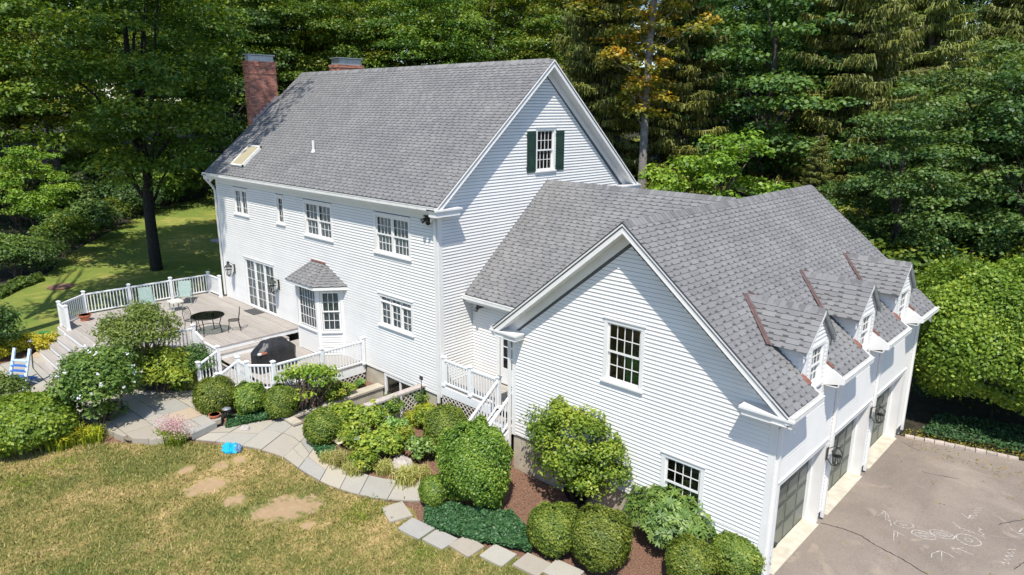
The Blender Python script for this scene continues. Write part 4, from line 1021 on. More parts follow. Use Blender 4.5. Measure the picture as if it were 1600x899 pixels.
# driveway
dpoly = [(GX1-.02,-14), (40,-14), (40,13.5), (20,11.9), (14.5,10.5), (13,10.0), (GX1-.02,9.72)]
mb = MB(); n = len(dpoly); mb.add([(x, y, .012) for x, y in dpoly], [tuple(range(n))]); o = mb.build('driveway', M['asphalt']); o['kind'] = 'structure'; drive = o
cbx = thing('curb', 'pale granite block edging along the far side of the driveway', 'curb', (11.4,9.8,0)); a, b = Vector((11.42,9.78,0)), Vector((14.5,10.56,0)); e = Vector((24,12.7,0))
pts = [a, b, e]; bm_ = MB(); bm_.hexa([Vector(p) for p in ((.003,-.09,-.08),(.272,-.09,-.08),(.272,.09,-.08),(.003,.09,-.08),(.01,-.08,.07),(.265,-.082,.07),(.267,.08,.07),(.008,.078,.07))]); cme = bm_.mesh('block', M['granite'])
for p, q in ((a,b),(b,e)):
    L_ = (q-p).length; d = (q-p)/L_; k = 0
    while k*.275 < L_-.2:
        mm = Matrix.Rotation(math.atan2(d.y,d.x)+random.uniform(-.02,.02), 4, 'Z'); mm.translation = p+d*.275*k+Vector((0,random.uniform(-.01,.01),random.uniform(-.01,.01))); inst('block', cme, mm, cbx); k += 1
# cracks and chalk on the driveway
ws = [1.]
def stroke(pts, w, z, mb, jit=.0):
    for (x0,y0),(x1,y1) in zip(pts[:-1], pts[1:]):
        d = Vector((x1-x0,y1-y0,0)); l = d.length
        if l < 1e-4: continue
        d /= l; s = Vector((-d.y,d.x,0)); w0 = w*ws[0]*random.uniform(.6,1.2)
        mb.add([Vector((x0,y0,z))-s*w0/2-d*w0*.2, Vector((x1,y1,z))-s*w0/2+d*w0*.2, Vector((x1,y1,z))+s*w0/2+d*w0*.2, Vector((x0,y0,z))+s*w0/2-d*w0*.2], [(0,1,2,3)])
def jag(a, b, n, amp):
    pts = []
    for i in range(n+1):
        t = i/n; pts.append((a[0]+(b[0]-a[0])*t+random.uniform(-amp,amp), a[1]+(b[1]-a[1])*t+random.uniform(-amp,amp)))
    return pts
mb = MB(); p = [(11.30,2.97), (11.83,3.10), (12.21,3.09), (12.60,2.93), (13.15,2.81), (13.81,2.58), (14.50,2.33)]
for a, b in zip(p[:-1], p[1:]): stroke(jag(a,b,8,.018), .03, .0165, mb)
for a, b in (((11.45,9.29), (12.05,9.00)), ((15.18,4.18), (15.32,4.64)), ((12.44,7.64), (13.35,7.93)), ((14.58,6.06), (15.07,6.86))): stroke(jag(a,b,8,.02), .022, .0165, mb)
o = mb.build('crack', M['crack'], drive)
ws[0] = .78
chalk = thing('chalk_drawing', 'white chalk rings and scrawled handwriting on the brown driveway', 'chalk drawing', (13.2,2.4,.015))
mb = MB()
def zz(pts, w=.028):
    m_ = MB(); stroke(pts, w, .0185, m_); m_.build('stroke', M['chalk'], chalk)
def ring(c, rx, ry, rot=0, n=18, w=.028):
    pts = []
    for i in range(n+1):
        a = 2*math.pi*i/n; x, y = rx*math.cos(a), ry*math.sin(a); pts.append((c[0]+x*math.cos(rot)-y*math.sin(rot)+random.uniform(-.01,.01), c[1]+x*math.sin(rot)+y*math.cos(rot)+random.uniform(-.01,.01)))
    zz(pts, w)
c1 = (12.84,4.35); ring(c1, .22, .15, .6); ring(c1, .08, .04, .6)
for cc in ((13.33,4.21), (13.65,4.56)): ring(cc, .27, .17, .3, w=.034); ring(cc, .2, .08, .5); ring(cc, .12, .04, .5)
cc = (14.18,4.74); ring(cc, .26, .24, 0, w=.036); ring(cc, .08, .07)
zz([(12.23,4.31),(12.31,4.67),(12.45,4.24)]); zz([(12.25,4.66),(12.39,4.58),(12.63,4.10)])
zz([(12.41,4.32),(12.55,4.26),(12.62,4.06)]); zz([(12.69,3.89),(12.98,3.83)]); zz([(12.75,3.87),(12.85,3.46)]); zz([(12.84,3.85),(12.88,3.63)])
zz([(13.68,3.53),(13.78,3.76),(13.94,3.77),(14.12,3.68)], .035); zz([(13.81,3.79),(13.91,3.37)]); zz([(13.67,3.52),(13.70,3.34)])
zz([(13.95,4.09),(14.12,4.16),(14.39,4.14)], .03); zz([(13.97,4.04),(14.16,4.30)])
zz([(13.71,5.34),(13.91,5.19)], .035); zz([(13.78,5.97),(13.97,5.79),(13.97,6.03)], .035)
# handwriting: running loops
def scrawl(a, b, n, amp, w=.022):
    a, b = Vector((*a,0)), Vector((*b,0)); d = (b-a); s = Vector((-d.y,d.x,0)).normalized(); pts = []
    for i in range(n*4+1):
        t = i/(n*4); p_ = a+d*t+s*(amp*[0,1,.1,-.6][i%4])+d.normalized()*random.uniform(-.03,.03); pts.append((p_.x,p_.y))
    zz(pts, w)
scrawl((14.05,5.83), (14.08,6.67), 5, .07); scrawl((13.83,5.18), (14.47,5.13), 6, .05); scrawl((14.24,5.50), (14.42,5.12), 2, .06)
scrawl((15.02,4.22), (15.05,5.12), 5, .09, .026); zz([(14.82,6.07),(15.01,5.91),(15.16,6.02)], .03); zz([(15.02,6.03),(15.06,6.29)]); zz([(14.55,5.35),(14.81,5.49),(15.14,5.92)], .012)

# ---- bluestone paths
def flags(name_parent, poly, frame_rot, origin, rows, lmin, lmax, top, seed, hf=None, joint=.02, th=.06):
    rs = random.Random(seed); c, s = math.cos(frame_rot), math.sin(frame_rot)
    to = lambda u, v: (origin[0]+u*c-v*s, origin[1]+u*s+v*c)
    fr_ = lambda x, y: ((x-origin[0])*c+(y-origin[1])*s, -(x-origin[0])*s+(y-origin[1])*c)
    lp = [fr_(x, y) for x, y in poly]; u0, u1 = min(p[0] for p in lp), max(p[0] for p in lp); v0, v1 = min(p[1] for p in lp), max(p[1] for p in lp)
    if area(lp) < 0: lp = lp[::-1]
    v = v0; k = 0
    while v < v1:
        h = rows[k % len(rows)]*rs.uniform(.85,1.15); u = u0 - rs.uniform(0, lmax)
        while u < u1:
            l = rs.uniform(lmin, lmax); j = joint/2
            cells = [(u+j, v+j, u+l-j, v+h-j)] if rs.random() > .18 or h < .45 else [(u+j, v+j, u+l-j, v+h/2-j), (u+j, v+h/2+j, u+l-j, v+h-j)]
            for (a, b_, cc_, d) in cells:
                q = clip_convex(lp, [(a,b_),(cc_,b_),(cc_,d),(a,d)])
                if len(q) >= 3 and abs(area(q)) > .035:
                    w_ = [to(*p) for p in q]; cx = sum(p[0] for p in w_)/len(w_); cy = sum(p[1] for p in w_)/len(w_)
                    z = (hf(cx, cy) if hf else H(cx, cy)) + top + rs.uniform(-.008, .008)
                    tl, tm = rs.uniform(-.008,.008), rs.uniform(-.008,.008)
                    mb = MB(); n = len(w_); tp = [(x, y, z+(x-cx)*tl+(y-cy)*tm + ((hf or H)(x,y)-(hf or H)(cx,cy))) for x, y in w_]
                    ins = [(x+(cx-x)*.02, y+(cy-y)*.02, zz_+.0) for x, y, zz_ in tp]; low = [(x, y, z_-.012) for x, y, z_ in tp]; bot = [(x, y, z_-th) for x, y, z_ in tp]
                    mb.add(ins+low+bot, [tuple(range(n))]+[(i,(i+1)%n,(i+1)%n+n,i+n)[::-1] for i in range(n)]+[(i+n,(i+1)%n+n,(i+1)%n+2*n,i+2*n)[::-1] for i in range(n)])
                    mb.build('flagstone', M['stone'], name_parent)
            u += l
        v += h; k += 1
def setpath(name, poly, lift=-.0):
    o = sheet(name, M['crackfill'], poly, .6, lift, kind='structure'); return o
M['crackfill'] = simple('sandy_joint', (.16,.12,.08), (.24,.19,.13), 14, .95, .4)
pathA = [(-4.31,-5.55), (-4.11,-5.08), (-3.78,-4.19), (-3.36,-3.47), (-2.67,-3.50), (-1.56,-3.88), (-0.72,-4.18), (-0.11,-4.13), (0.60,-3.94), (1.41,-3.63), (2.01,-3.20), (2.40,-2.73), (2.62,-2.30), (2.94,-2.33), (3.27,-3.26), (2.72,-3.85), (2.08,-4.33), (1.37,-4.67), (0.68,-4.88), (-0.17,-5.01), (-1.40,-5.05), (-2.29,-5.39), (-3.36,-5.98), (-4.07,-6.51)]
pa = setpath('garden_path', pathA, .0)
def strip(par, Op, Ip, lmin, lmax, wst, top, seed, joint=.022):
    rs = random.Random(seed)
    def samp(pl):
        d = [0]
        for p, q in zip(pl[:-1], pl[1:]): d.append(d[-1]+math.hypot(q[0]-p[0], q[1]-p[1]))
        def f(t):
            s_ = t*d[-1]
            return (float(np.interp(s_, d, [p[0] for p in pl])), float(np.interp(s_, d, [p[1] for p in pl])))
        return f, d[-1]
    fo, lo = samp(Op); fi, li = samp(Ip); Lm = (lo+li)/2; t = 0; nprev = 0
    at = lambda t_, k: tuple(fo(t_)[i]+(fi(t_)[i]-fo(t_)[i])*k for i in (0,1))
    while t < 1-.01:
        dt = rs.uniform(lmin, lmax)/Lm; t2 = min(1, t+dt) if t+dt < .97 else 1; wd = math.hypot(at(t,0)[0]-at(t,1)[0], at(t,0)[1]-at(t,1)[1])
        n = max(1, int(round(wd/(wst*rs.uniform(.8,1.25))))); cut = [0]+sorted(min(.98,max(.02,(i+rs.uniform(-.22,.22))/n)) for i in range(1, n))+[1]
        for k0, k1 in zip(cut[:-1], cut[1:]):
            sh = rs.uniform(-.25,.25)*dt if n > 1 else 0
            def pt(tt, kk): return at(max(0,min(1,tt)), kk)
            js = joint/2/Lm; jk = joint/2/max(wd,.3); ta, tb_ = t+js, t2-js
            mids = [(ta+tb_)/2]
            q = [pt(ta,k0+jk), pt(mids[0],k0+jk), pt(tb_,k0+jk), pt(tb_,k1-jk), pt(mids[0],k1-jk), pt(ta,k1-jk)]
            cx = sum(p[0] for p in q)/6; cy = sum(p[1] for p in q)/6; dz = rs.uniform(-.008,.008); n_ = 6; mb = MB()
            tp = [(x, y, H(x,y)+top+dz) for x, y in q]
            mb.add(tp+[(x,y,z_-.07) for x,y,z_ in tp], [tuple(range(n_))]+[(i,(i+1)%n_,(i+1)%n_+n_,i+n_)[::-1] for i in range(n_)]); mb.build('flagstone', M['stone'], par)
        t = t2
strip(pa, [(-4.07,-6.51), (-3.36,-5.98), (-2.29,-5.39), (-1.40,-5.05), (-0.17,-5.01), (0.68,-4.88), (1.37,-4.67), (2.08,-4.33), (2.72,-3.85), (3.27,-3.26)],
      [(-4.31,-5.55), (-3.89,-4.58), (-3.41,-3.72), (-2.46,-3.53), (-1.16,-4.00), (-0.17,-4.09), (0.60,-3.94), (1.41,-3.63), (2.01,-3.20), (2.40,-2.73), (2.62,-2.30)], .62, 1.05, .72, .035, 4)
HP = lambda x, y: .0
patz = .6
pathB = [(-8.9,-4.0), (-5.5,-4.3), (-4.83,-5.27), (-4.29,-5.54), (-3.99,-6.54), (-4.51,-7.51), (-5.13,-8.01), (-6.45,-8.31), (-8.28,-8.66), (-10.17,-9.14), (-11.38,-9.98), (-12.38,-10.52), (-15.46,-9.99), (-14.61,-9.35), (-14.81,-8.32), (-15.3,-8.0), (-8.9,-8.0)]
sheet('patio', M['crackfill'], pathB, 1.0, .0, hfun=lambda x, y: max(.5, H(x,y)), kind='structure')
pb = bpy.data.objects['patio']
flags(pb, pathB, .05, (-12,-9), [.75,.6,.9], .6, 1.2, .085, 9, hf=lambda x, y: max(.5, H(x,y)), th=.2)
steps = []
for i, (px, py, w_, h_) in enumerate([(620,803,.8,.62), (650,829,.78,.62), (687,846,.72,.58), (730,856,.7,.6), (779,871,.74,.6), (831,885,.74,.62), (880,897,.8,.6)]):
    x, y = [(3.10,-4.25), (3.98,-4.32), (4.76,-4.20), (5.44,-3.91), (6.25,-3.65), (7.05,-3.35), (7.75,-3.06)][i]
    rot = [-.3,.15,.1,.0,.1,.1,.1][i] + .0; q = []
    for sx, sy in ((-1,-1),(1,-1),(1,1),(-1,1)):
        a = sx*w_*.5*random.uniform(.88,1.02); b = sy*h_*.5*random.uniform(.88,1.02); q.append((a*math.cos(rot)-b*math.sin(rot), a*math.sin(rot)+b*math.cos(rot)))
    mb = MB(); mb.prism([(x+a, y+b) for a, b in q], H(x,y)-.03, H(x,y)+.07)
    mb.solo('stepping_stone', M['stone'], (x, y, H(x,y)), ['square bluestone stepping stone nearest the end of the garden path', 'second stepping stone from the garden path, beside the mulch', 'third stepping stone from the garden path, by the ivy edge', 'fourth stepping stone, midway along the ivy bed', 'fifth stepping stone, just left of the round boxwoods', 'sixth stepping stone, touching the photo bottom near the boxwoods', 'last stepping stone, half cut off at the bottom of the photo'][i], 'stepping stone', 'stepping stones in the lawn')
M['capwood'] = simple('pale_weathered_cap', (.36,.31,.28), (.5,.45,.41), 6, .85, .4, 30)
# ---- sunk walk-out with low walls
wt = thing('retaining_wall', 'tan cement retaining wall with pale cap left of the basement patio door', 'wall', (-3.35,-1.8,-1.1))
mb = MB(); mb.box(-3.55,-3.25,-3.55,-.03,-1.2,.36); mb.box(-3.55,-2.75,-3.85,-3.56,-1.2,.36); mb.build('wall', M['parge'], wt)
mb = MB(); mb.box(-3.62,-3.2,-3.6,-.0,.361,.43); mb.box(-3.62,-2.7,-3.9,-3.601,.361,.43); mb.build('cap', M['parge'], wt)
wt = thing('retaining_wall', 'low wall with a broad weathered cap and lattice face right of the basement door', 'wall', (-.9,-1.5,-1.1))
mb = MB(); mb.box(-1.05,-.8,-2.9,-.03,-1.2,1.0)if 0 else mb.box(-1.08,-.86,-3.1,-.03,-1.2,.2); mb.build('wall', M['parge'], wt)
mb = MB(); mb.box(-1.08,-.82,-2.35,-.02,1.08,1.14); mb.build('cap', M['capwood'], wt)
mb = MB()
for y in (-2.28,-1.2,-.12): mb.box(-1.0,-.9,y-.05,y+.05,.2,1.08)
mb.build('post', M['lattice'], wt)
def lattice(par, fr, u0, u1, z0, z1, sp=.13, w_=.035, mat='lattice'):
    mb = MB(); Lw_ = u1-u0; Hh = z1-z0
    for sg in (1,-1):
        t = -Hh
        while t < Lw_:
            a = max(0, -t) ; pts = []
            # line from (t,0) to (t+Hh,Hh)
            s0, s1 = max(0, -t), min(Hh, Lw_-t)
            if s1-s0 > .03:
                ua, za, ub, zb_ = t+s0, s0, t+s1, s1
                if sg < 0: ua, ub = Lw_-ua, Lw_-ub
                o_ = .004 if sg > 0 else .014
                A = fr.P(u0+ua, z0+za, o_); B = fr.P(u0+ub, z0+zb_, o_); mb.beam(A, B, w_, .008, fr.N)
            t += sp*1.41
    mb.build('lattice', M[mat], par, kind='stuff')
lattice(wt, Fr((-.88,-2.3,0),(0,1,0),(1,0,0)), 0, 2.25, 0, 1.07)
mb = MB(); mb.box(-3.3,-.9,-3.6,0,-1.25,-1.1); o = mb.build('walkout_floor', M['concrete']); o['kind'] = 'structure'
st_ = thing('stone_steps', 'stone steps leading down to the basement door between the low walls', 'steps', (-2.0,-3.3,-.4))
for i in range(5):
    mb = MB(); mb.box(-3.24+ (.5 if i > 3 else 0),-1.1,-3.6-.02+i*.0-.3*(i-2)-.3*0,-3.3-.3*(i-2),-1.1,-.95+.27*i); mb.build('step', M['stone'], st_)

# ================================================================== DECK
deck = thing('deck', 'two-level grey plank deck with white fascia along the back of the house', 'deck', (-12,-3.5,.6))
DZ1, DZ2 = 1.41, 1.0
up = [(-17.15,0.0), (-17.15,-5.75), (-16.05,-7.0), (-8.85,-7.0), (-8.85,0)]
def xr_at(poly, y):
    xs_ = []
    for (x0,y0),(x1,y1) in zip(poly, poly[1:]+poly[:1]):
        if (y0-y)*(y1-y) < 0: xs_.append(x0+(x1-x0)*(y-y0)/(y1-y0))
    return (min(xs_), max(xs_)) if len(xs_) >= 2 else None
def boards(poly, z, ymin, ymax, skip=None):
    y = ymin
    while y < ymax-.05:
        r = xr_at(poly, y+.07)
        if r:
            mb = MB(); mb.box(r[0]-.02, r[1]+.02, y+.004, y+.136, z-.03, z); mb.build('deck_board', M['deck'], deck)
        y += .14
boards(up, DZ1, -7.0, -.03)
lowp = [(-8.6,0), (-8.6,-4.25), (-4.95,-4.25), (-4.33,-3.62), (-4.33,0)]
boards(lowp, DZ2, -4.25, -.03)
mb = MB()
for (a, b) in (((-17.15,-.05),(-17.15,-5.75)), ((-17.15,-5.75),(-16.05,-7.0)), ((-8.85,-7.0),(-8.85,-4.25)), ((-16.05,-7.0),(-15.1,-7.0))): mb.vbeam((*a,DZ1-.17), (*b,DZ1-.17), .04, .27)
mb.vbeam((-15.1,-6.98,DZ1-.12), (-8.87,-6.98,DZ1-.12), .03, .17)
for (a, b) in (((-8.85,-4.25),(-7.2,-4.25)), ((-5.6,-4.25),(-4.95,-4.25)), ((-4.95,-4.25),(-4.33,-3.62)), ((-4.33,-3.62),(-4.33,-.03))): mb.vbeam((*a,DZ2-.19), (*b,DZ2-.19), .04, .29)
mb.box(-8.885,-8.85,-4.24,-.03,DZ1-.2,DZ1-.031); mb.box(-8.62,-8.58,-4.24,-.74,DZ2+.0,DZ2+.165)
mb.pieces('fascia', M['deckwhite'], deck)
mb = MB(); mb.box(-8.86,-8.56,-4.24,-.74,DZ2+.166,DZ2+.2); mb.build('step_tread', M['deck'], deck)
mb = MB(); mb.box(-8.853,-8.845,-2.1,-1.75,DZ1-.13,DZ1-.05); mb.build('step_light', M['cushion'], deck)
# steps of the upper deck
for i in range(4):
    y1, z = -7.0-.33*i, DZ1-.166*(i+1)
    mb = MB(); mb.box(-15.1,-9.3,y1-.34,y1-.03,z-.035,z); mb.build('step_tread', M['deck'], deck)
    mb = MB(); mb.box(-15.08,-9.32,y1-.33,y1-.3,z-.2,z-.036); mb.pieces('riser', M['deckwhite'], deck)
for i in range(1):
    z = .79; mb = MB(); mb.box(-7.1,-5.68,-4.58,-4.28,z-.035,z); mb.build('step_tread', M['deck'], deck); mb = MB(); mb.box(-7.1,-5.68,-4.57,-4.54,z-.2,z-.036); mb.box(-7.1,-5.68,-4.3,-4.27,z,z+.17); mb.pieces('riser', M['deckwhite'], deck)
lattice(deck, Fr((-4.33,-3.6,0),(0,1,0),(1,0,0)), 0, 3.55, .3, .68); lattice(deck, Fr((-5.6,-4.25,0),(1,0,0),(0,-1,0)), 0, .6, .35, .68); lattice(deck, Fr((-8.85,-7.0,0),(0,1,0),(1,0,0)), 0, 2.7, .45, 1.1)
mb = MB(); mb.box(-4.7,-4.5,-3.5,-.1,.2,.68); mb.box(-17.0,-16.8,-5.6,-.1,.4,1.1); mb.pieces('underdeck_dark', M['unlitdark'], deck)  # dark slabs stand for the shade below the deck edges
# ---- railings
def post_mesh(h):
    mb = MB(); mb.box(-.055,.055,-.055,.055,0,h-.06); mb.box(-.075,.075,-.075,.075,h-.06,h-.03)
    mb.hexa([Vector(p) for p in ((-.07,-.07,h-.03),(.07,-.07,h-.03),(.07,.07,h-.03),(-.07,.07,h-.03),(-.02,-.02,h),(.02,-.02,h),(.02,.02,h),(-.02,.02,h))])
    mb.box(-.07,.07,-.07,.07,0,.07); return mb.mesh('post', M['deckwhite'])
PM = {}
bal = MB(); bal.box(-.017,.017,-.017,.017,0,1); BAL = bal.mesh('baluster', M['deckwhite'])
def railing(label, posts, rails, base):
    """posts: (x,y,z,h); rails: pairs ((x,y,z),(x,y,z)) of foot points, rail height .92 above"""
    t = thing('railing', label, 'railing', base)
    for x, y, z, h in posts:
        if h not in PM: PM[h] = post_mesh(h)
        inst('post', PM[h], Matrix.Translation((x,y,z)), t)
    for a, b in rails:
        a, b = Vector(a), Vector(b); d = b-a; l = Vector((d.x,d.y,0)).length; u = d/l
        p, q = a+u*.06, b-u*.06
        mb = MB(); mb.vbeam(p+Vector((0,0,.9)), q+Vector((0,0,.9)), .07, .05); mb.vbeam(p+Vector((0,0,.868)), q+Vector((0,0,.868)), .045, .03); mb.build('top_rail', M['deckwhite'], t)
        mb = MB(); mb.vbeam(p+Vector((0,0,.1)), q+Vector((0,0,.1)), .05, .05); mb.build('bottom_rail', M['deckwhite'], t)
        n = max(1, int(round((l-.12)/.125)))
        for i in range(n):
            c_ = p+(q-p)*((i+.5)/n); mm = Matrix.Translation(c_+Vector((0,0,.12))) @ Matrix.Diagonal((1,1,.74,1)); inst('baluster', BAL, mm, t)
    return t
z = DZ1
pp = [(-15.75,-.28),(-16.95,-.3),(-17.0,-2.05),(-17.05,-3.85),(-17.1,-5.65),(-16.02,-6.85)]
railing('white picket railing round the far side of the upper deck', [(x,y,z,1.08) for x,y in pp], [((*a,z),(*b,z)) for a, b in zip(pp[:-1],pp[1:])], (-17,-3.5,z))
t = thing('railing', 'short solid white panel railing with caps at the top of the deck steps', 'railing', (-15.6,-6.85,z))
inst('post', PM[1.08], Matrix.Translation((-15.12,-6.83,z)), t); mb = MB(); mb.box(-15.95,-15.18,-6.87,-6.83,z+.05,z+.9); mb.box(-15.97,-15.15,-6.89,-6.81,z+.9,z+.95); mb.build('panel', M['deckwhite'], t)
pp = [(-8.95,-4.3),(-8.95,-5.6),(-8.95,-6.9)]
railing('white picket railing on the upper deck behind the multi-stemmed shrub', [(x,y,z,1.08) for x,y in pp], [((*a,z),(*b,z)) for a, b in zip(pp[:-1],pp[1:])], (-8.95,-5.6,z))
z = DZ2
railing('white railing that drops from the upper deck beside the lower deck stairs', [(-7.16,-4.22,z,1.08),(-7.16,-4.95,.5,1.18)], [((-8.9,-4.25,z+.3),(-8.3,-4.23,z+.06)),((-8.3,-4.23,z+.02),(-7.16,-4.22,z)),((-7.16,-4.22,z-.02),(-7.16,-4.95,.62))], (-7.9,-4.2,z))
railing('white railing beside the lower deck stairs on the grill side', [(-5.64,-4.22,z,1.08),(-5.64,-4.95,.5,1.18)], [((-5.64,-4.22,z-.02),(-5.64,-4.95,.62))], (-5.64,-4.5,.7))
pp = [(-5.64,-4.22),(-4.98,-4.22),(-4.36,-3.6),(-4.33,-1.8),(-4.3,-.1)]
railing('white picket railing round the lower deck in front of the covered grill', [(x,y,z,1.08) for x,y in pp[1:]], [((*a,z),(*b,z)) for a, b in zip(pp[:-1],pp[1:])], (-4.4,-2,z))
# ---- porch by the garage
porch = thing('porch', 'small grey plank porch between the main house and the garage wing', 'porch', (1.7,.6,1.3))
y = .0; PZ = 1.41
while y < 1.38: mb = MB(); mb.box(.02,3.45,y+.004,y+.136,PZ-.03,PZ); mb.build('deck_board', M['deck'], porch); y += .14
mb = MB(); mb.box(.06,2.55,-.04,-.0,PZ-.32,PZ-.03); mb.pieces('fascia', M['deckwhite'], porch)
lattice(porch, Fr((.06,-.02,0),(1,0,0),(0,-1,0)), 0, 2.4, .2, 1.07)
for i in range(5):
    zt, yt = PZ-.215*(i+1), -.02-.27*i
    mb = MB(); mb.box(2.68,3.4,yt-.29,yt,zt-.035,zt); mb.build('step_tread', M['deck'], porch); mb = MB(); mb.box(2.68,3.4,yt-.27,yt-.25,zt-.2,zt-.036); mb.pieces('riser', M['deckwhite'], porch)
for x in (2.62, 3.42):
    mb = MB(); mb.vbeam((x,.0,PZ-.2), (x,-1.4,.25), .04, .26); mb.build('stringer', M['deckwhite'], porch)
railing('white picket railing along the front edge of the small porch', [(.14,.0,PZ,1.04),(1.4,.0,PZ,1.04),(2.62,.02,PZ,1.04)], [((.14,0,PZ),(1.4,0,PZ)),((1.4,0,PZ),(2.62,.02,PZ))], (1.4,0,PZ))
railing('white sloping stair rail of the porch on the main house side', [(2.62,-1.45,.05,1.18)], [((2.62,.02,PZ),(2.62,-1.45,.3))], (2.62,-.7,.8))
railing('white sloping stair rail of the porch against the garage corner', [(3.38,-1.5,.05,1.1)], [((3.38,-.1,PZ-.05),(3.38,-1.5,.26))], (3.38,-.7,.8))
mb = MB(); mb.box(1.95,2.5,-.75,-.08,.62,.68); hb = thing('bench', 'small weathered wooden bench tucked beside the porch stairs', 'bench', (2.2,-.4,.1))
mb.build('seat', M['graywood'], hb)
for x in (2.0,2.4):
    for y in (-.7,-.15): mb = MB(); mb.box(x,x+.07,y,y+.07,.0,.62); mb.build('leg', M['graywood'], hb)

# ================================================================== FURNITURE AND OBJECTS
tb = thing('patio_table', 'round black wrought iron table with glass top on the upper deck', 'table', (-10.78,-3.0,DZ1)); c = Vector((-10.78,-3.0,DZ1))
mb = MB(); pts = [c+Vector((.62*math.cos(a), .62*math.sin(a), .72)) for a in [2*math.pi*i/24 for i in range(25)]]; mb.tube(pts, .022, 6); mb.build('rim', M['blackmetal'], tb)
mb = MB(); mb.lathe(c, [(.61,.715),(.61,.725)], 24); mb.build('tabletop', M['tableglass'], tb)
for k in range(4):
    a = math.pi/4+k*math.pi/2; d = Vector((math.cos(a), math.sin(a), 0)); mb = MB(); mb.tube([c+d*.55+Vector((0,0,.71)), c+d*.45+Vector((0,0,.4)), c+d*.52+Vector((0,0,0))], .02, 6); mb.build('leg', M['blackmetal'], tb)
mb = MB(); pts = [c+Vector((.46*math.cos(a), .46*math.sin(a), .25)) for a in [2*math.pi*i/20 for i in range(21)]]; mb.tube(pts, .012, 5); mb.build('stretcher', M['blackmetal'], tb)
def iron_chair(loc, rot, label):
    t = thing('patio_chair', label, 'chair', loc, 'black iron chairs at the deck table'); ca, sa = math.cos(rot), math.sin(rot)
    T_ = lambda x, y, z_: Vector(loc)+Vector((x*ca-y*sa, x*sa+y*ca, z_))
    mb = MB(); mb.tube([T_(.22*math.cos(a), .21*math.sin(a), .44) for a in [2*math.pi*i/14 for i in range(15)]], .014, 5)
    for k in range(-3, 4): mb.tube([T_(-.19,.06*k,.445), T_(.19,.06*k,.445)], .008, 4)
    mb.build('seat', M['blackmetal'], t)
    for x, y in ((.2,.18),(.2,-.18),(-.2,.17),(-.2,-.17)): mb = MB(); mb.tube([T_(x*.85,y*.9,.44), T_(x*1.0,y,.2), T_(x*1.2,y*1.1,0)], .014, 5); mb.build('leg', M['blackmetal'], t)
    mb = MB(); mb.tube([T_(-.18,-.18,.42),T_(-.24,-.19,.75),T_(-.26,-.12,.93),T_(-.27,0,.97),T_(-.26,.12,.93),T_(-.24,.19,.75),T_(-.18,.18,.42)], .014, 5)
    for k in (-2,-1,0,1,2): mb.tube([T_(-.19,.06*k,.45), T_(-.26,.055*k,.92)], .007, 4)
    mb.build('backrest', M['blackmetal'], t)
iron_chair((-10.35,-2.15,DZ1), -2.0, 'black iron chair on the house side of the round deck table')
iron_chair((-11.55,-3.35,DZ1), .35, 'black iron chair on the shrub side of the round deck table')
def lounge(loc, rot, label):
    t = thing('patio_armchair', label, 'chair', loc, 'pale green chairs by the far deck railing'); ca, sa = math.cos(rot), math.sin(rot)
    T_ = lambda x, y, z_: Vector(loc)+Vector((x*ca-y*sa, x*sa+y*ca, z_))
    mb = MB()
    for s_ in (-.3,.3): mb.tube([T_(.35,s_,0),T_(.33,s_,.58),T_(-.3,s_,.6),T_(-.42,s_,0)], .016, 5); mb.tube([T_(.3,s_*.9,.38),T_(-.25,s_*.9,.33),T_(-.5,s_*.9,.95)], .016, 5)
    mb.build('frame', M['sling'], t)
    mb = MB(); mb.hexa([T_(.3,-.26,.36),T_(.3,.26,.36),T_(-.25,.26,.31),T_(-.25,-.26,.31),T_(.3,-.26,.38),T_(.3,.26,.38),T_(-.25,.26,.33),T_(-.25,-.26,.33)]); mb.build('seat', M['sling'], t)
    mb = MB(); mb.hexa([T_(-.25,-.26,.31),T_(-.25,.26,.31),T_(-.5,.26,.93),T_(-.5,-.26,.93),T_(-.22,-.26,.33),T_(-.22,.26,.33),T_(-.47,.26,.95),T_(-.47,-.26,.95)]); mb.build('backrest', M['sling'], t)
lounge((-15.9,-1.9,DZ1), -.5, 'pale green metal armchair in the railing shadow, nearest the house'); lounge((-15.9,-3.5,DZ1), -.2, 'pale green metal armchair by the railing above the shrub crown')
mb = MB(); mb.box(-15.3,-14.7,-2.9,-2.4,DZ1+.38,DZ1+.44); sb = thing('side_table', 'low cream side table in front of the pale green armchairs', 'table', (-15,-2.65,DZ1)); mb.build('tabletop', M['cushion'], sb)
for x in (-15.25,-14.78):
    for y in (-2.85,-2.47): mb = MB(); mb.box(x,x+.04,y,y+.04,DZ1,DZ1+.38); mb.build('leg', M['sling'], sb)
mb = MB(); mb.box(-12.75,-11.8,-.62,-.1,DZ1+.001,DZ1+.02); mb.solo('doormat', M['mat'], (-12.2,-.35,DZ1), 'dark grey doormat on the deck in front of the french doors', 'doormat')
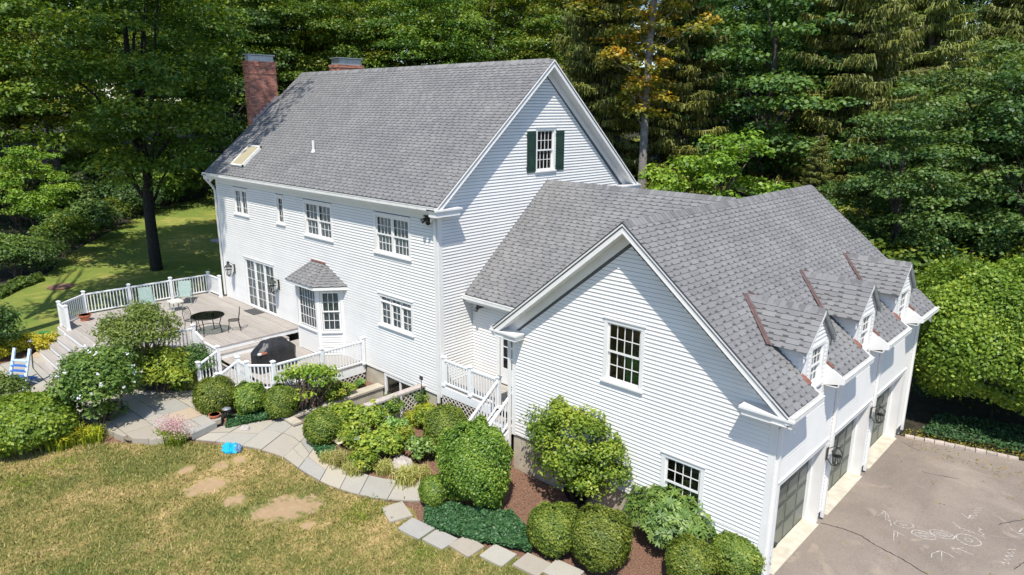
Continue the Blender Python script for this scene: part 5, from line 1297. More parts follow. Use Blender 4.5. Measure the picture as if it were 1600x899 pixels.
# covered grill
gc = Vector((-6.35,-2.55,DZ2)); mb = MB(); rs_ = random.Random(3)
prof = [(0,.9,.4),(.35,.89,.39),(.62,.9,.38),(.74,.9,.38),(.84,.8,.37),(.98,.6,.33),(1.12,.5,.24),(1.17,.4,.12)]; rings = []; n = 28
rot = math.radians(90)
for zz_, rx, ry in prof:
    ring_ = []
    for k in range(n):
        a = 2*math.pi*k/n; cx, cy = math.cos(a), math.sin(a); e_ = .6
        x = rx*math.copysign(abs(cx)**e_, cx); y = ry*math.copysign(abs(cy)**e_, cy); f = 1+(.05*math.sin(a*7+zz_*3)+.04*math.sin(a*13))*(1-zz_/1.3)
        ring_.append(gc+Vector((-y*f*.92, x*f*.9, .94*zz_+.012*math.sin(a*9))))
    rings += ring_
fs = [(i*n+k, i*n+(k+1)%n, (i+1)*n+(k+1)%n, (i+1)*n+k) for i in range(len(prof)-1) for k in range(n)]+[tuple(range((len(prof)-1)*n, len(prof)*n))]
mb.add(rings, fs); gt = thing('covered_grill', 'barbecue grill under a black cover on the lower deck', 'grill', gc); mb.build('cover', M['cover'], gt, smooth=False)
mb = MB(); mb.box(gc.x+.25,gc.x+.345,gc.y-.62,gc.y-.42,DZ2+.72,DZ2+.78); mb.build('badge', M['terracotta'], gt); mb = MB(); mb.box(gc.x+.25,gc.x+.347,gc.y-.74,gc.y-.63,DZ2+.72,DZ2+.78); mb.build('badge', M['gutter'], gt)
# pots
def pot(loc, r, h, label):
    t = thing('flower_pot', label, 'flower pot', loc); mb = MB(); mb.lathe(loc, [(r*.65,0),(r*.9,h*.8),(r*1.05,h*.8),(r*1.08,h),(r*.95,h),(r*.9,h*.85)], 16); mb.build('pot', M['terracotta'], t)
    mb = MB(); mb.lathe(loc, [(r*.9,h*.8),(r*.9,h*.86)], 16); mb.build('soil', M['mulch'], t)
pot((-16.15,-5.95,DZ1), .24, .26, 'terracotta pot standing alone in the far corner of the upper deck')
x, y = (-4.66,-5.56); pot((x,y,H(x,y)+.13), .17, .2, 'small terracotta pot on the path edge below the round boxwood')
# path lights
def pathlight(x, y, label, h=.5):
    z = H(x,y); t = thing('path_light', label, 'path light', (x,y,z), 'garden path lights'); mb = MB(); mb.tube([(x,y,z-.1),(x,y,z+h)], .014, 6); mb.build('stem', M['blackmetal'], t)
    mb = MB(); mb.lathe((x,y,z+h), [(.13,0),(.14,.015),(.08,.05),(.02,.07)], 16); mb.build('shade', M['lead'], t)
for (x, y), l in (((-4.41,-5.27), 'round-topped path light standing in front of the boxwood by the terracotta pot'), ((-0.12,-3.28), 'path light among the leafy plants in the garden bed'), ((2.03,-1.71), 'path light between the two dark clipped shrubs by the porch stairs'), ((-15.37,-8.11), 'path light beside the yellow flowers at the foot of the deck steps')): pathlight(x, y, l)
# turquoise cloth on the path edge
x, y = (-2.71,-5.95); mb = MB(); rs_ = random.Random(5); n = 16; ctr = [(x, y, H(x,y)+.2)]; rgs = [ctr[0]]
for r_, hh in ((.16,.2),(.3,.1),(.36,.02)):
    for k in range(n):
        a = 2*math.pi*k/n; f = rs_.uniform(.7,1.15); rgs.append((x+r_*f*math.cos(a)*1.15, y+r_*f*math.sin(a)*.8, H(x,y)+hh*rs_.uniform(.6,1.2)+.02))
fs = [(0,1+k,1+(k+1)%n) for k in range(n)]+[(1+i*n+k,1+(i+1)*n+k,1+(i+1)*n+(k+1)%n,1+i*n+(k+1)%n) for i in range(2) for k in range(n)]
mb.add(rgs, fs); tq = thing('towel', 'crumpled turquoise towel dropped where the lawn meets the path', 'towel', (x,y,H(x,y))); mb.build('cloth', M['turq'], tq)
mb = MB(); mb.add([(a+.22, b+.1, c_+.03) if i else (a+.22,b+.1,c_) for i, (a,b,c_) in enumerate([(x+(p[0]-x)*.45, y+(p[1]-y)*.5, p[2]*1.0) for p in rgs])], fs); mb.build('cloth', M['navy'], tq)
# blue patterned folding chair at the left
x, y = (-11.80,-9.19); z = .6; t = thing('deck_chair', 'blue and white folding chair on the patio at the left edge', 'chair', (x,y,z)); ang = -.95; ca, sa = math.cos(ang), math.sin(ang)
T_ = lambda a, b, c_: Vector((x+a*ca-b*sa, y+a*sa+b*ca, z+c_))
mb = MB()
for s_ in (-.3,.3): mb.beam(T_(.35,s_,0), T_(-.2,s_,1.4), .09, .06); mb.beam(T_(-.4,s_,0), T_(.3,s_,.5), .06, .04)
mb.build('frame', M['bluewhite'], t)
for k in range(5): mb = MB(); mb.beam(T_(.3-.14*k,-.32,.3-.0*k), T_(.3-.14*k,.32,.3), .11, .03); mb.build('slat', M['blue'], t)
for k in range(6): mb = MB(); f = .12+.12*k; mb.beam(T_(.35-.55*f,-.3,1.4*f), T_(.35-.55*f,.3,1.4*f), .14, .03); mb.build('slat', M['blue' if k < 5 else 'bluewhite'], t)
# hose
pts = [(-15.76,-7.80), (-15.09,-8.22), (-13.30,-8.58), (-12.33,-8.60), (-11.37,-8.57), (-10.63,-8.43)]
mb = MB(); mb.tube([(a, b, max(.5,H(a,b))+.13) for a, b in pts], .014, 6); mb.solo('garden_hose', M['hose'], (pts[0][0],pts[0][1],.6), 'dark garden hose curling over the patio from the deck steps', 'hose')
a, b = (-17.53,-7.38), (-16.71,-6.93); mb = MB(); mb.tube([(a[0],a[1],H(*a)+.06),((a[0]+b[0])/2,(a[1]+b[1])/2,H(*a)+.1),(b[0],b[1],H(*b)+.06)], [.05,.08,.05], 6); mb.solo('rolled_net', M['green_toy'], (a[0],a[1],H(*a)), 'green roll lying on bare soil beside the deck steps', 'garden roll')
# boulders
def boulder(x, y, r, hh, label, seed):
    rs_ = random.Random(seed); mb = MB(); n = 11; z = H(x,y); v = []
    for (rr, zz_) in ((1,-.1),(1.05,.35),(.8,.8),(.35,1.)):
        for k in range(n): a = 2*math.pi*k/n; f = rs_.uniform(.8,1.15); v.append((x+r*rr*f*math.cos(a)*1.25, y+r*rr*f*math.sin(a)*.85, z+hh*zz_*rs_.uniform(.85,1.1)))
    fs = [(i*n+k, i*n+(k+1)%n, (i+1)*n+(k+1)%n, (i+1)*n+k) for i in range(3) for k in range(n)]+[tuple(range(3*n,4*n))]; mb.add(v, fs); mb.solo('boulder', M['boulder'], (x,y,z), label, 'boulder')
x, y = (1.29,-2.71); boulder(x, y, .36, .22, 'pale flat boulder in the garden bed behind the grass tufts', 1)
x, y = (-3.68,-5.05); boulder(x, y, .16, .12, 'small pale stone at the edge of the ground cover by the path', 2)
x, y = (-28.76,5.36); boulder(x, y, .5, .12, 'flat pale rock on the back lawn beside the house corner', 3)
# security sign stake near the corner
mb = MB(); mb.tube([(-.62,-.35,.4),(-.62,-.35,1.55)], .015, 5); mb.box(-.69,-.55,-.37,-.33,1.5,1.62); mb.solo('feeder_pole', M['pewter'], (-.62,-.35,.4), 'thin grey stake with a small box in front of the siding near the corner', 'stake')
# ================================================================== VEGETATION
def leaves(name, cen, nor, size, asp, val, mat, seed=0):
    """many small rhombic leaf faces; one mesh"""
    rs = np.random.RandomState(seed); n = len(cen); nor = nor/np.maximum(np.linalg.norm(nor,axis=1,keepdims=True),1e-6)
    t = rs.normal(size=(n,3)); t -= (t*nor).sum(1,keepdims=True)*nor; t /= np.maximum(np.linalg.norm(t,axis=1,keepdims=True),1e-6); b = np.cross(nor,t)
    size = np.broadcast_to(size,(n,))[:,None]; V = np.stack([cen+t*size, cen+b*size*asp, cen-t*size*.9, cen-b*size*asp],1).reshape(-1,3)
    return quads(name, V, val, mat)
def quads(name, V, val, mat):
    n = len(V)//4; me = bpy.data.meshes.new(name); me.vertices.add(4*n); me.vertices.foreach_set('co', V.astype(np.float32).ravel())
    me.loops.add(4*n); me.loops.foreach_set('vertex_index', np.arange(4*n, dtype=np.int32)); me.polygons.add(n)
    me.polygons.foreach_set('loop_start', np.arange(0,4*n,4, dtype=np.int32)); me.polygons.foreach_set('loop_total', np.full(n,4, dtype=np.int32))
    at = me.attributes.new('v','FLOAT','FACE'); at.data.foreach_set('value', np.clip(val,0,1).astype(np.float32)); me.materials.append(mat); me.update(); return me
def sph(rs, n):
    d = rs.normal(size=(n,3)); return d/np.linalg.norm(d,axis=1,keepdims=True)
def puffs(centers, radii, flat, per, leaf, rs, up=.7, vbase=None, shell=.55, low=-.35):
    """clumps of leaves: flattened balls, leaves mostly on their upper shell"""
    P, N, S, Vv = [], [], [], []
    for i, (c, r) in enumerate(zip(centers, radii)):
        k = int(per*(r/np.mean(radii))**2); d = sph(rs, k); d = d[d[:,2] > low]; k = len(d)
        rr = r*(1-shell*rs.rand(k)**2.2)*(1+.18*np.sin(d[:,0]*5+i)+.15*np.sin(d[:,1]*7+i*2))
        p = d*rr[:,None]; p[:,2] *= flat; P.append(c+p); N.append(d*.55+np.array([0,0,up])+rs.normal(size=(k,3))*.42)
        S.append(leaf*rs.uniform(.65,1.25,k)); vb = .5 if vbase is None else vbase[i]
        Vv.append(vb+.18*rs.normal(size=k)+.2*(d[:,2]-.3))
    return np.concatenate(P), np.concatenate(N), np.concatenate(S), np.concatenate(Vv)
def limb_mesh(mb, base, top, r0, r1, bend, rs, n=7, seg=5):
    base, top = Vector(base), Vector(top); pts = []
    for i in range(seg+1):
        t = i/seg; w_ = math.sin(t*math.pi)*bend; pts.append(base+(top-base)*t+Vector((rs.uniform(-1,1)*w_, rs.uniform(-1,1)*w_, 0)))
    mb.tube(pts, [r0+(r1-r0)*i/seg for i in range(seg+1)], n)
def maple(name, Ht, R_, z0, npf, seed, mat, bark, leaf=.2, per=170, tr=.35, flat=.42, pr=(.9,1.7), droop=.0, lean=(0,0), per_v=(.35,.75)):
    """broadleaf: crown of layered leaf clumps on real limbs"""
    rs = np.random.RandomState(seed); cs = []; rr = []; vb = []
    while len(cs) < npf:
        d = sph(rs,1)[0]; q = rs.rand()**.33; c = d*q*np.array([R_,R_,(Ht-z0)/2]); c[2] += (Ht+z0)/2
        if q < .5: continue
        f = 1+.22*math.sin(math.atan2(d[1],d[0])*3+seed)+.15*math.sin(math.atan2(d[1],d[0])*5+c[2]); c[:2] *= f
        cs.append(c); rr.append(rs.uniform(*pr)); vb.append(rs.uniform(*per_v))
    P, N, S, Vv = puffs(cs, rr, flat, per, leaf, rs, vbase=vb)
    P[:,0] += lean[0]*(P[:,2]/Ht)**2; P[:,1] += lean[1]*(P[:,2]/Ht)**2
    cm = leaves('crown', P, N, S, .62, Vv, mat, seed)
    mb = MB(); r2 = random.Random(seed); limb_mesh(mb, (0,0,-.4), (lean[0]*.5,lean[1]*.5,Ht*.75), tr, tr*.3, .25, r2, 9, 7)
    for k in range(14):
        i = r2.randrange(len(cs)); c = cs[i]; zb_ = max(z0*.6, c[2]*.55); limb_mesh(mb, (0,0,zb_), c, tr*.3, .03, .3, r2, 5, 4)
    mb.v = [(x, y, z) for x, y, z in mb.v]
    return cm, mb.mesh('trunk', bark, smooth=True)
def spruce(name, Ht, R_, z0, seed, mat, bark, tr=.32):
    rs = np.random.RandomState(seed); P = []; V = []; mbr = MB(); r2 = random.Random(seed); val = []
    limb_mesh(mbr, (0,0,-.3), (0,0,Ht), tr, .03, .06, r2, 9, 8); z = z0
    while z < Ht-.3:
        f = 1-(z-z0)/(Ht-z0); L_ = R_*(f**.75)*1.0+.3; nb = int(7+4*f); a0 = rs.rand()*6.28
        for b in range(nb):
            a = a0+b*6.283/nb+rs.normal()*.3; l = L_*rs.uniform(.55,1.2); zz0 = z+rs.uniform(-.45,.45); dr = rs.uniform(.3,.62); d = np.array([math.cos(a),math.sin(a),0]); s = np.array([-d[1],d[0],0]); pts = []
            for i in range(7):
                t = i/6; pts.append(np.array([0,0,zz0])+d*l*t+np.array([0,0,-dr*l*t+(dr-.05)*l*t**2.6]))
            mbr.tube([Vector(p) for p in pts], [.05*(1-i/7.5)+.008 for i in range(7)], 4, cap=False)
            vb = rs.uniform(.3,.75); m_ = int(12+l*15)
            for i in range(m_):
                t = .12+.88*rs.rand()**.75; q = t*6; j = min(int(q),5); p = pts[j]+(pts[j+1]-pts[j])*(q-j)
                side = rs.choice([-1,1]); sp = (1-t*.55)*l*.26*rs.rand(); p2 = p+s*side*sp+d*.15*sp
                # a hanging spray: 3 narrow strips
                for h in range(4):
                    ln = rs.uniform(.14,.42)*(1.15-.3*t); wv = rs.uniform(.022,.045); o = p2+s*rs.normal()*.12+d*rs.normal()*.1; aa = rs.rand()*3.14; wd = np.array([math.cos(aa),math.sin(aa),0])*wv
                    tip = o+d*.16*rs.rand()+np.array([0,0,-ln])+s*side*.08
                    V += [o-wd, o+wd, tip+wd*.35, tip-wd*.35]; val.append(vb+rs.normal()*.13+.1*t)
                # spray lying along the bough
                o = p2; tip = o+(s*side*.6+d*.8)*rs.uniform(.2,.4)+np.array([0,0,-.05]); wd = (d*.8-s*side*.6)*.055; V += [o-wd,o+wd,tip+wd*.4,tip-wd*.4]; val.append(vb+.25+rs.normal()*.12)
        z += .42+.25*f*rs.uniform(.8,1.2)
    return quads('crown', np.array(V), np.array(val), mat), mbr.mesh('trunk', bark, smooth=True)
def plant_tree(name, cm, tm, loc, label, cat='tree', group=None, rot=0, sc=1):
    x, y = loc; t = thing(name, label, cat, (x,y,H(x,y)-.1), group); t.rotation_euler = (0,0,rot); t.scale = sc if isinstance(sc, tuple) else (sc,)*3
    for n_, me in (('trunk', tm), ('crown', cm)):
        o = bpy.data.objects.new(n_, me); C.objects.link(o); o.parent = t
    return t
mA = maple('a', 19, 5.8, 4.6, 190, 1, L['maple'], M['darkbark'], leaf=.12, per=420)
mB = maple('b', 22, 5.2, 3.0, 170, 2, L['dark'], M['bark'], leaf=.12, per=400)
mC = maple('c', 20, 6.0, 2.0, 190, 3, L['maple'], M['bark'], leaf=.125, per=400, per_v=(.4,.95))
mD = maple('d', 15, 4.4, 1.0, 150, 4, L['dark'], M['bark'], leaf=.13, per=300, pr=(.8,1.4), per_v=(.5,.95))
sA = spruce('s', 23, 5.2, 1.5, 5, L['spruce'], M['bark']); sB = spruce('s2', 20, 4.6, .8, 6, L['spruce'], M['bark'])
def yellow_tree():
    rs = np.random.RandomState(7); cs = []; vb = []; rr = []; mb = MB(); r2 = random.Random(7); limb_mesh(mb, (0,0,-.4), (.5,.2,25), .3, .12, .12, r2, 10, 9)
    for i in range(170):
        z = 9.0+15*rs.rand()**.8; a = rs.rand()*6.28; r = (.5+3.9*rs.rand())*min(1,(z-7.5)/7); c = np.array([math.cos(a)*r,math.sin(a)*r,z]); cs.append(c); rr.append(rs.uniform(.5,1.0)); vb.append(rs.uniform(.05,.75))
        if i % 6 == 0: limb_mesh(mb, (.3*z/25,.1,z-1.0-r*.25), c, .045, .012, .2, r2, 5, 4)
    P, N, S, Vv = puffs(cs, rr, .55, 120, .13, rs, vbase=vb); return leaves('crown', P, N, S, .62, Vv, L['yellow'], 7), mb.mesh('trunk', M['palebark'], smooth=True)
yl = yellow_tree()
br_ = maple('br', 6.2, 2.9, 1.0, 75, 8, L['bright'], M['bark'], leaf=.1, per=260, tr=.1, pr=(.5,.95), flat=.5)
T = [  # mesh, location, label, rotation, scale
 (mA, (-24.3,-.1), 'big maple with a bare dark trunk on the back lawn left of the house', 0, .98, 'maple_tree'),
 (mC, (-44.04,0.57), 'broad maple standing behind the small round shrubs at the left edge', 1.1, .95, 'maple_tree'),
 (mC, (-46.10,-4.15), 'leafy maple cut off by the left edge of the photo', 2.2, 1.05, 'maple_tree'),
 (mB, (-36.90,10.12), 'dark tree between the big maple and the brick chimney', .3, .92, 'broadleaf_tree'),
 (mA, (-35.79,15.32), 'bushy tree rising just behind the brick chimney', 2, .98, 'maple_tree'),
 (mC, (-34.44,20.74), 'full crowned tree above the small second chimney', 3, .95, 'maple_tree'),
 (mA, (-28.99,23.17), 'tree filling the sky above the middle of the main ridge', 4, .95, 'maple_tree'),
 (mC, (-27.70,29.92), 'tree crown just left of the main gable peak', 5, .98, 'maple_tree'),
 (sA, (-11.87,24.27), 'drooping olive spruce right behind the main gable', 0, .98, 'spruce_tree'),
 (sB, (-7.70,26.87), 'drooping spruce right of the tall pale trunk', 1, 1.0, 'spruce_tree'),
 (yl, (-7.36,22.36), 'tall straight pale trunk with yellowing leaves beside the gable', 0, .98, 'yellowing_tree'),
 (br_, (-1.13,20.69), 'small bright green tree peeping over the wing ridge', 0, 1.3, 'young_tree'),
 (mD, (-3.53,30.84), 'dark green tree behind the bright little tree', 2.5, 1.25, 'broadleaf_tree'),
 (mB, (-9.19,37.87), 'dark tall tree between the two groups of spruces', 1.2, 1.0, 'broadleaf_tree'),
 (sA, (1.04,32.42), 'large spruce with sweeping boughs behind the garage ridge', 2.0, 1.08, 'spruce_tree'),
 (sB, (3.34,38.75), 'spruce with sweeping boughs further right behind the garage', 3.0, 1.12, 'spruce_tree'),
 (sA, (6.72,46.11), 'spruce in the top right corner of the photo', 4.0, 1.0, 'spruce_tree'),
 (mD, (6.88,22.80), 'dense grey-green tree overhanging the garage end', 0.4, .72, 'broadleaf_tree'),
 (mD, (8.82,28.78), 'dense grey-green tree above the bright hedge', 1.9, .85, 'broadleaf_tree'),
 (mD, (11.47,27.17), 'dense grey-green tree cut by the right edge', 3.1, .85, 'broadleaf_tree'),
 (sB, (2.13,25.18), 'small ragged spruce right behind the garage ridge end', 5.0, .42, 'spruce_tree'),
]
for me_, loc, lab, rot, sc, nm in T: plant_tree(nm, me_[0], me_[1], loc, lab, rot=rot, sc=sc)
fr_t = maple('f', 27, 4.3, 14.0, 110, 12, L['maple'], M['bark'], leaf=.13, per=300, tr=.33, lean=(4.4,7.2))
plant_tree('maple_tree', fr_t[0], fr_t[1], (-16.5,-11.3), 'tall leaning tree whose crown hangs over the deck above the top left of the photo')
gl_ = ['dense green tree standing deep in the wood behind the house', 'forest']
rs_ = random.Random(21)
back = []
for row, (D, n) in enumerate(((70, 15), (86, 17))):
    for k in range(n):
        px_t = (k+.5*(row % 2))/(n-1)
        th_ = yaw - math.atan((px_t*1900-150-800)/1081.06)   # azimuth fan across the wood
        d = D/max(.6, math.cos(th_-yaw)); back.append((16.3-math.sin(th_)*d+rs_.uniform(-2,2), -13.8+math.cos(th_)*d+rs_.uniform(-2,2)))
for i, p in enumerate(back):
    me_ = [mA, mB, mC, sA][rs_.choice([0,1,1,2,2,3])]
    plant_tree('forest_tree', me_[0], me_[1], p, gl_[0], group='trees deep in the wood behind the house', rot=rs_.uniform(0,6.28), sc=(1.25,1.25,rs_.uniform(1.2,1.4)))
# undergrowth at the wood's edge
def loose(seed, rx, ry, h, n, leaf, mat, pr, per, z0=.15, lo_=.25, flat=.8, asp=.55, stems=8, sm=None, per_v=(.3,.8), up=.6, shell=.55, low=-.35):
    rs = np.random.RandomState(seed); cs = []; rr = []; vb = []
    for i in range(n):
        d = sph(rs,1)[0]; d[2] = abs(d[2])*1.0 if rs.rand() > lo_ else d[2]; q = rs.uniform(.55,.85)
        cs.append(np.array([d[0]*rx*q, d[1]*ry*q, (h+z0)/2+d[2]*(h-z0)/2*q])); rr.append(rs.uniform(*pr)); vb.append(rs.uniform(*per_v))
    P, N, S, Vv = puffs(cs, rr, flat, per, leaf, rs, up=up, vbase=vb, shell=shell, low=low); k = P[:,2] > .02; P, N, S, Vv = P[k], N[k], S[k], Vv[k]
    cm = leaves('foliage', P, N, S, asp, Vv, mat, seed); mb = MB(); r2 = random.Random(seed)
    for i in range(stems):
        c = cs[r2.randrange(n)]; limb_mesh(mb, (r2.uniform(-.1,.1)*rx,r2.uniform(-.1,.1)*ry,-.1), (c[0],c[1],max(c[2],.3)), .018+.012*h, .006, .06*h, r2, 5, 5)
    return cm, mb.mesh('stem', sm or M['twig'])
def shrub(name, ms, loc, label, cat='shrub', group=None, rot=0, sc=1, parts=('stem','foliage')):
    x, y = loc; t = thing(name, label, cat, (x,y,H(x,y)-.02), group); t.rotation_euler = (0,0,rot); t.scale = sc if isinstance(sc, tuple) else (sc,)*3
    for n_, me in (('stem', ms[1]), ('foliage', ms[0])):
        if me is None: continue
        o = bpy.data.objects.new(n_, me); C.objects.link(o); o.parent = t
    return t
ug = loose(31, 2.4, 2.2, 2.6, 30, .13, L['dark'], (.6,1.0), 170); ug2 = loose(32, 2.2, 2.4, 3.2, 34, .12, L['maple'], (.5,.9), 170)
wood_edge = [(-26.99,-5.17), (-30.07,-3.16), (-32.90,-0.98), (-35.54,1.28), (-38.23,3.73), (-40.04,5.98), (-41.95,8.69), (-43.43,11.18), (-40.30,3.56), (-33.43,-1.55), (-44.54,8.29), (-45.91,2.92), (-40.16,4.26), (-42.32,7.72), (-44.56,11.11), (-34.25,9.88), (-38.69,-1.25), (-39.31,-3.22), (-36.51,13.25), (1.95,22.24), (3.85,21.29), (5.95,19.15), (6.05,23.38), (8.56,21.63), (9.77,25.54), (11.77,24.68), (-1.46,24.52), (-8.37,23.47), (-12.47,22.33), (-3.79,22.30), (-37.56,17.78), (-39.86,-5.12), (-1.81,29.71), (4.18,32.65), (6.89,35.23), (2.42,28.22)]
for i, p in enumerate(wood_edge):
    me_ = (ug, ug2)[i % 2]; shrub('understorey_shrub', me_, p, 'shady undergrowth shrub at the edge of the wood', group='undergrowth shrubs along the wood edge', rot=i*1.3, sc=(.62 if i < 11 else 1.0)+.3*((i*7) % 3)/2)
# ---- clipped balls
def ball(seed, rx, ry, h, n, leaf, mat, bump=.085, lumps=3., core=(.012,.02,.008), tilt=.35, under=.12):
    """clipped shrub: leaf shell over a solid core painted dark"""
    rs = np.random.RandomState(seed); d = sph(rs, int(n*1.35)); d = d[d[:,2] > -.75]; k = len(d); a = np.arctan2(d[:,1],d[:,0])
    f = 1+bump*(np.sin(a*lumps+seed)+.7*np.sin(d[:,2]*5+a*2+seed*2)+.5*np.sin(d[:,0]*11+d[:,1]*9))*.6
    q = f*(1-.13*rs.rand(k)**1.5+ .028*rs.normal(size=k)); hol = np.sin(a*2.3+seed*1.7)*np.sin(d[:,2]*3.1+seed); q = q*np.where(hol > .93, .88, 1); q = q*np.where(rs.rand(k) > .985, 1.08, 1); c = np.array([0,0,h*.5+under*.3]); sg = np.sign(d)*np.abs(d)**.9
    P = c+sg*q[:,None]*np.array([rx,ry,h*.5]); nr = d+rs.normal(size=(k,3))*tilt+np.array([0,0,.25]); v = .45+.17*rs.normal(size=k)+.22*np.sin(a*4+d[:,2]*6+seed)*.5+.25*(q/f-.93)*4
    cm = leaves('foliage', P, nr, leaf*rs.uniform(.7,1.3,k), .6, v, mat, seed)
    mb = MB(); n_ = 14; vs = []
    for i in range(1, 9):
        th = math.pi*i/9
        for j in range(n_): ph = 2*math.pi*j/n_; vs.append((math.sin(th)*math.cos(ph)*rx*.86, math.sin(th)*math.sin(ph)*ry*.86, h*.5+under*.3+math.cos(th)*h*.5*.86))
    mb.add(vs, [(i*n_+j,i*n_+(j+1)%n_,(i+1)*n_+(j+1)%n_,(i+1)*n_+j) for i in range(7) for j in range(n_)]+[tuple(range(n_)),tuple(range(7*n_,8*n_))[::-1]])
    mb.tube([(0,0,-.1),(0,0,.3)], .05, 6)
    return cm, mb.mesh('core', M['darkcore'])
M['darkcore'] = simple('dark_core_fill', (.012,.016,.008), (.03,.035,.015), 20, 1, .5)  # solid ball in near-black, blocks the view through the leaf shell
def B(loc, rx, h, label, seed, mat='box', leaf=.032, n=9000, ry=None, **kw):
    s = shrub('boxwood', ball(seed, rx, ry or rx, h, n, leaf, L[mat], **kw), loc, label, 'shrub', 'clipped round shrubs'); return s
B((-5.35,-5.21), .66, 1.22, 'largest clipped boxwood ball behind the terracotta pot at the deck stairs', 41, n=12000)
B((-4.59,-4.42), .5, 1.05, 'looser green bush between two clipped balls below the grill', 42, 'box2', .045, 6000, bump=.12)
B((-3.63,-3.81), .5, 1.12, 'tall clipped ball next to the retaining wall cap', 43)
B((-1.29,-3.71), .53, 1.1, 'clipped ball at the inner corner of the flagstone path', 44)
B((1.43,-1.06), .68, 1.35, 'olive clipped ball in front of the porch lattice', 45, n=12000)
B((4.13,-2.35), .92, 2.25, 'large dark upright bush at the foot of the porch stairs', 46, 'box2', .037, 30000, bump=.15, tilt=.6)
B((3.47,-3.28), .38, .82, 'smallest clipped ball, at the end of the flagstone path', 47, 'box2', .03, 6000)
B((7.00,-2.48), .64, 1.12, 'squat boxwood with a dark hollow, left of the biggest ball in front', 48, n=12000, bump=.1)
B((8.15,-2.23), .68, 1.42, 'smooth tall boxwood ball in front of the lime green shrub', 49, n=15000)
B((9.96,-1.30), .55, 1.0, 'boxwood ball cut by the photo bottom under the rhododendron', 50, n=9000)
B((10.57,-0.29), .62, 1.0, 'boxwood ball at the garage corner', 51, n=11000)
B((-7.76,-5.08), .42, .75, 'small olive bush against the stair post', 52, n=6000)
# ---- free shrubs
lime = loose(62, 1.55, 1.25, 2.95, 96, .05, L['hedge'], (.26,.44), 300, lo_=.85, z0=.4, stems=34, sm=M['darkbark'], per_v=(.3,.85), asp=.55)
shrub('multi_stem_shrub', lime, (6.07,-0.37), 'tall lime green shrub with bare crooked stems against the garage gable wall', sc=(1.14,1.1,1.0))
tree2 = loose(63, 1.6, 1.5, 3.15, 60, .055, L['hib'], (.26,.44), 230, lo_=.5, z0=1.3, stems=40, sm=M['bark'], per_v=(.6,1.1), asp=.55)
shrub('multi_stem_shrub', tree2, (-8.65,-6.25), 'small tree-like shrub with an open branching crown beside the deck')
hib = loose(64, 1.36, 1.3, 2.8, 90, .065, L['hib'], (.3,.5), 300, z0=.0, stems=12, per_v=(.4,.9), asp=.55)
ht = shrub('hibiscus_shrub', hib, (-6.85,-8.13), 'large dark green shrub dotted with pale lilac blossoms by the deck steps', 'shrub', sc=.95)
rs = np.random.RandomState(5); d = sph(rs,90); d[:,2] = np.abs(d[:,2])*.9+.05; d = d[:34]; fm = []
cen = np.repeat(d*np.array([1.38,1.33,1.3])+np.array([0,0,1.55]), 5, 0)+rs.normal(size=(170,3))*.035
o = bpy.data.objects.new('blossom', leaves('blossom', cen, np.repeat(d,5,0)+rs.normal(size=(170,3))*.4, .036, .9, rs.rand(170), L['petal'], 3)); C.objects.link(o); o.parent = ht; o['kind'] = 'stuff'
dk = loose(65, .9, .9, 1.5, 30, .05, L['dark'], (.25,.4), 280, z0=.2, per_v=(.4,.8)); shrub('shrub', dk, (-7.9,-4.95), 'dark green bush under the open crown, next to the stair railing')
by = loose(66, .95, .85, 1.25, 34, .06, L['hedge'], (.22,.36), 260, z0=.1, asp=.35, per_v=(.4,1.)); t = shrub('shrub', by, (-7.91,-5.92), 'soft bright green bush with yellow tips between hibiscus and boxwood', sc=1.35)
rho = None
def rosettes(seed, rx, ry, h, n, ll, mat, k=9):
    rs = np.random.RandomState(seed); V = []; val = []
    for i in range(n):
        d = sph(rs,1)[0]; d[2] = abs(d[2])-.15*rs.rand(); q = rs.uniform(.72,1.02)*(1+.15*math.sin(math.atan2(d[1],d[0])*4)); c = np.array([d[0]*rx*q,d[1]*ry*q,h*.42+d[2]*h*.58*q]); ax = d+np.array([0,0,.6])+rs.normal(size=3)*.25; ax /= np.linalg.norm(ax)
        x = np.cross(ax,[.3,.1,1]); x /= np.linalg.norm(x); y = np.cross(ax,x); vb = rs.uniform(.3,.9)
        for j in range(k):
            a = j*6.283/k+rs.normal()*.15; dv = x*math.cos(a)+y*math.sin(a); l = ll*rs.uniform(.75,1.2); sd = np.cross(ax,dv)*l*.16; tip = c+dv*l+ax*l*rs.uniform(-.25,.35); mid = c+dv*l*.55+ax*l*.2
            V += [c, mid+sd, tip, mid-sd]; val.append(vb+rs.normal()*.1)
    return quads('foliage', np.array(V), np.array(val), mat)
rf = rosettes(71, 1.15, .85, 1.55, 620, .15, L['rhodo']); shrub('rhododendron', (rf, loose(72,.9,.7,1.4,12,.05,L['rhodo'],(.2,.3),30,stems=18)[1]), (8.88,-0.38), 'broad rhododendron with whorled leaves below the lower garage window')
# hedges
hm = ball(73, 1.15, 1.15, 1.25, 16000, .05, L['hedge'], bump=.06, tilt=.6)
shrub('hedge', hm, (-7.31,-10.11), 'low rounded bright green hedge at the left edge behind the lawn', 'hedge', sc=(1.35,1.15,1.05))
dkl = loose(74, 1.1, 1.0, 1.2, 30, .05, L['hib'], (.25,.4), 300); shrub('shrub', dkl, (-10.04,-10.21), 'mixed green bush just behind the low rounded hedge at the left')
big = ball(75, 3.05, 2.7, 4.7, 90000, .062, L['hedge'], bump=.11, lumps=5, tilt=.75, under=1.6)
shrub('large_round_shrub', big, (13.16,13.25), 'huge bright yellow-green rounded shrub beyond the granite edging', 'large shrub', sc=(1.05,1.0,1.0))
shrub('large_round_shrub', big, (15.55,15.43), 'second bright rounded shrub, behind at the right edge', 'large shrub', rot=2)
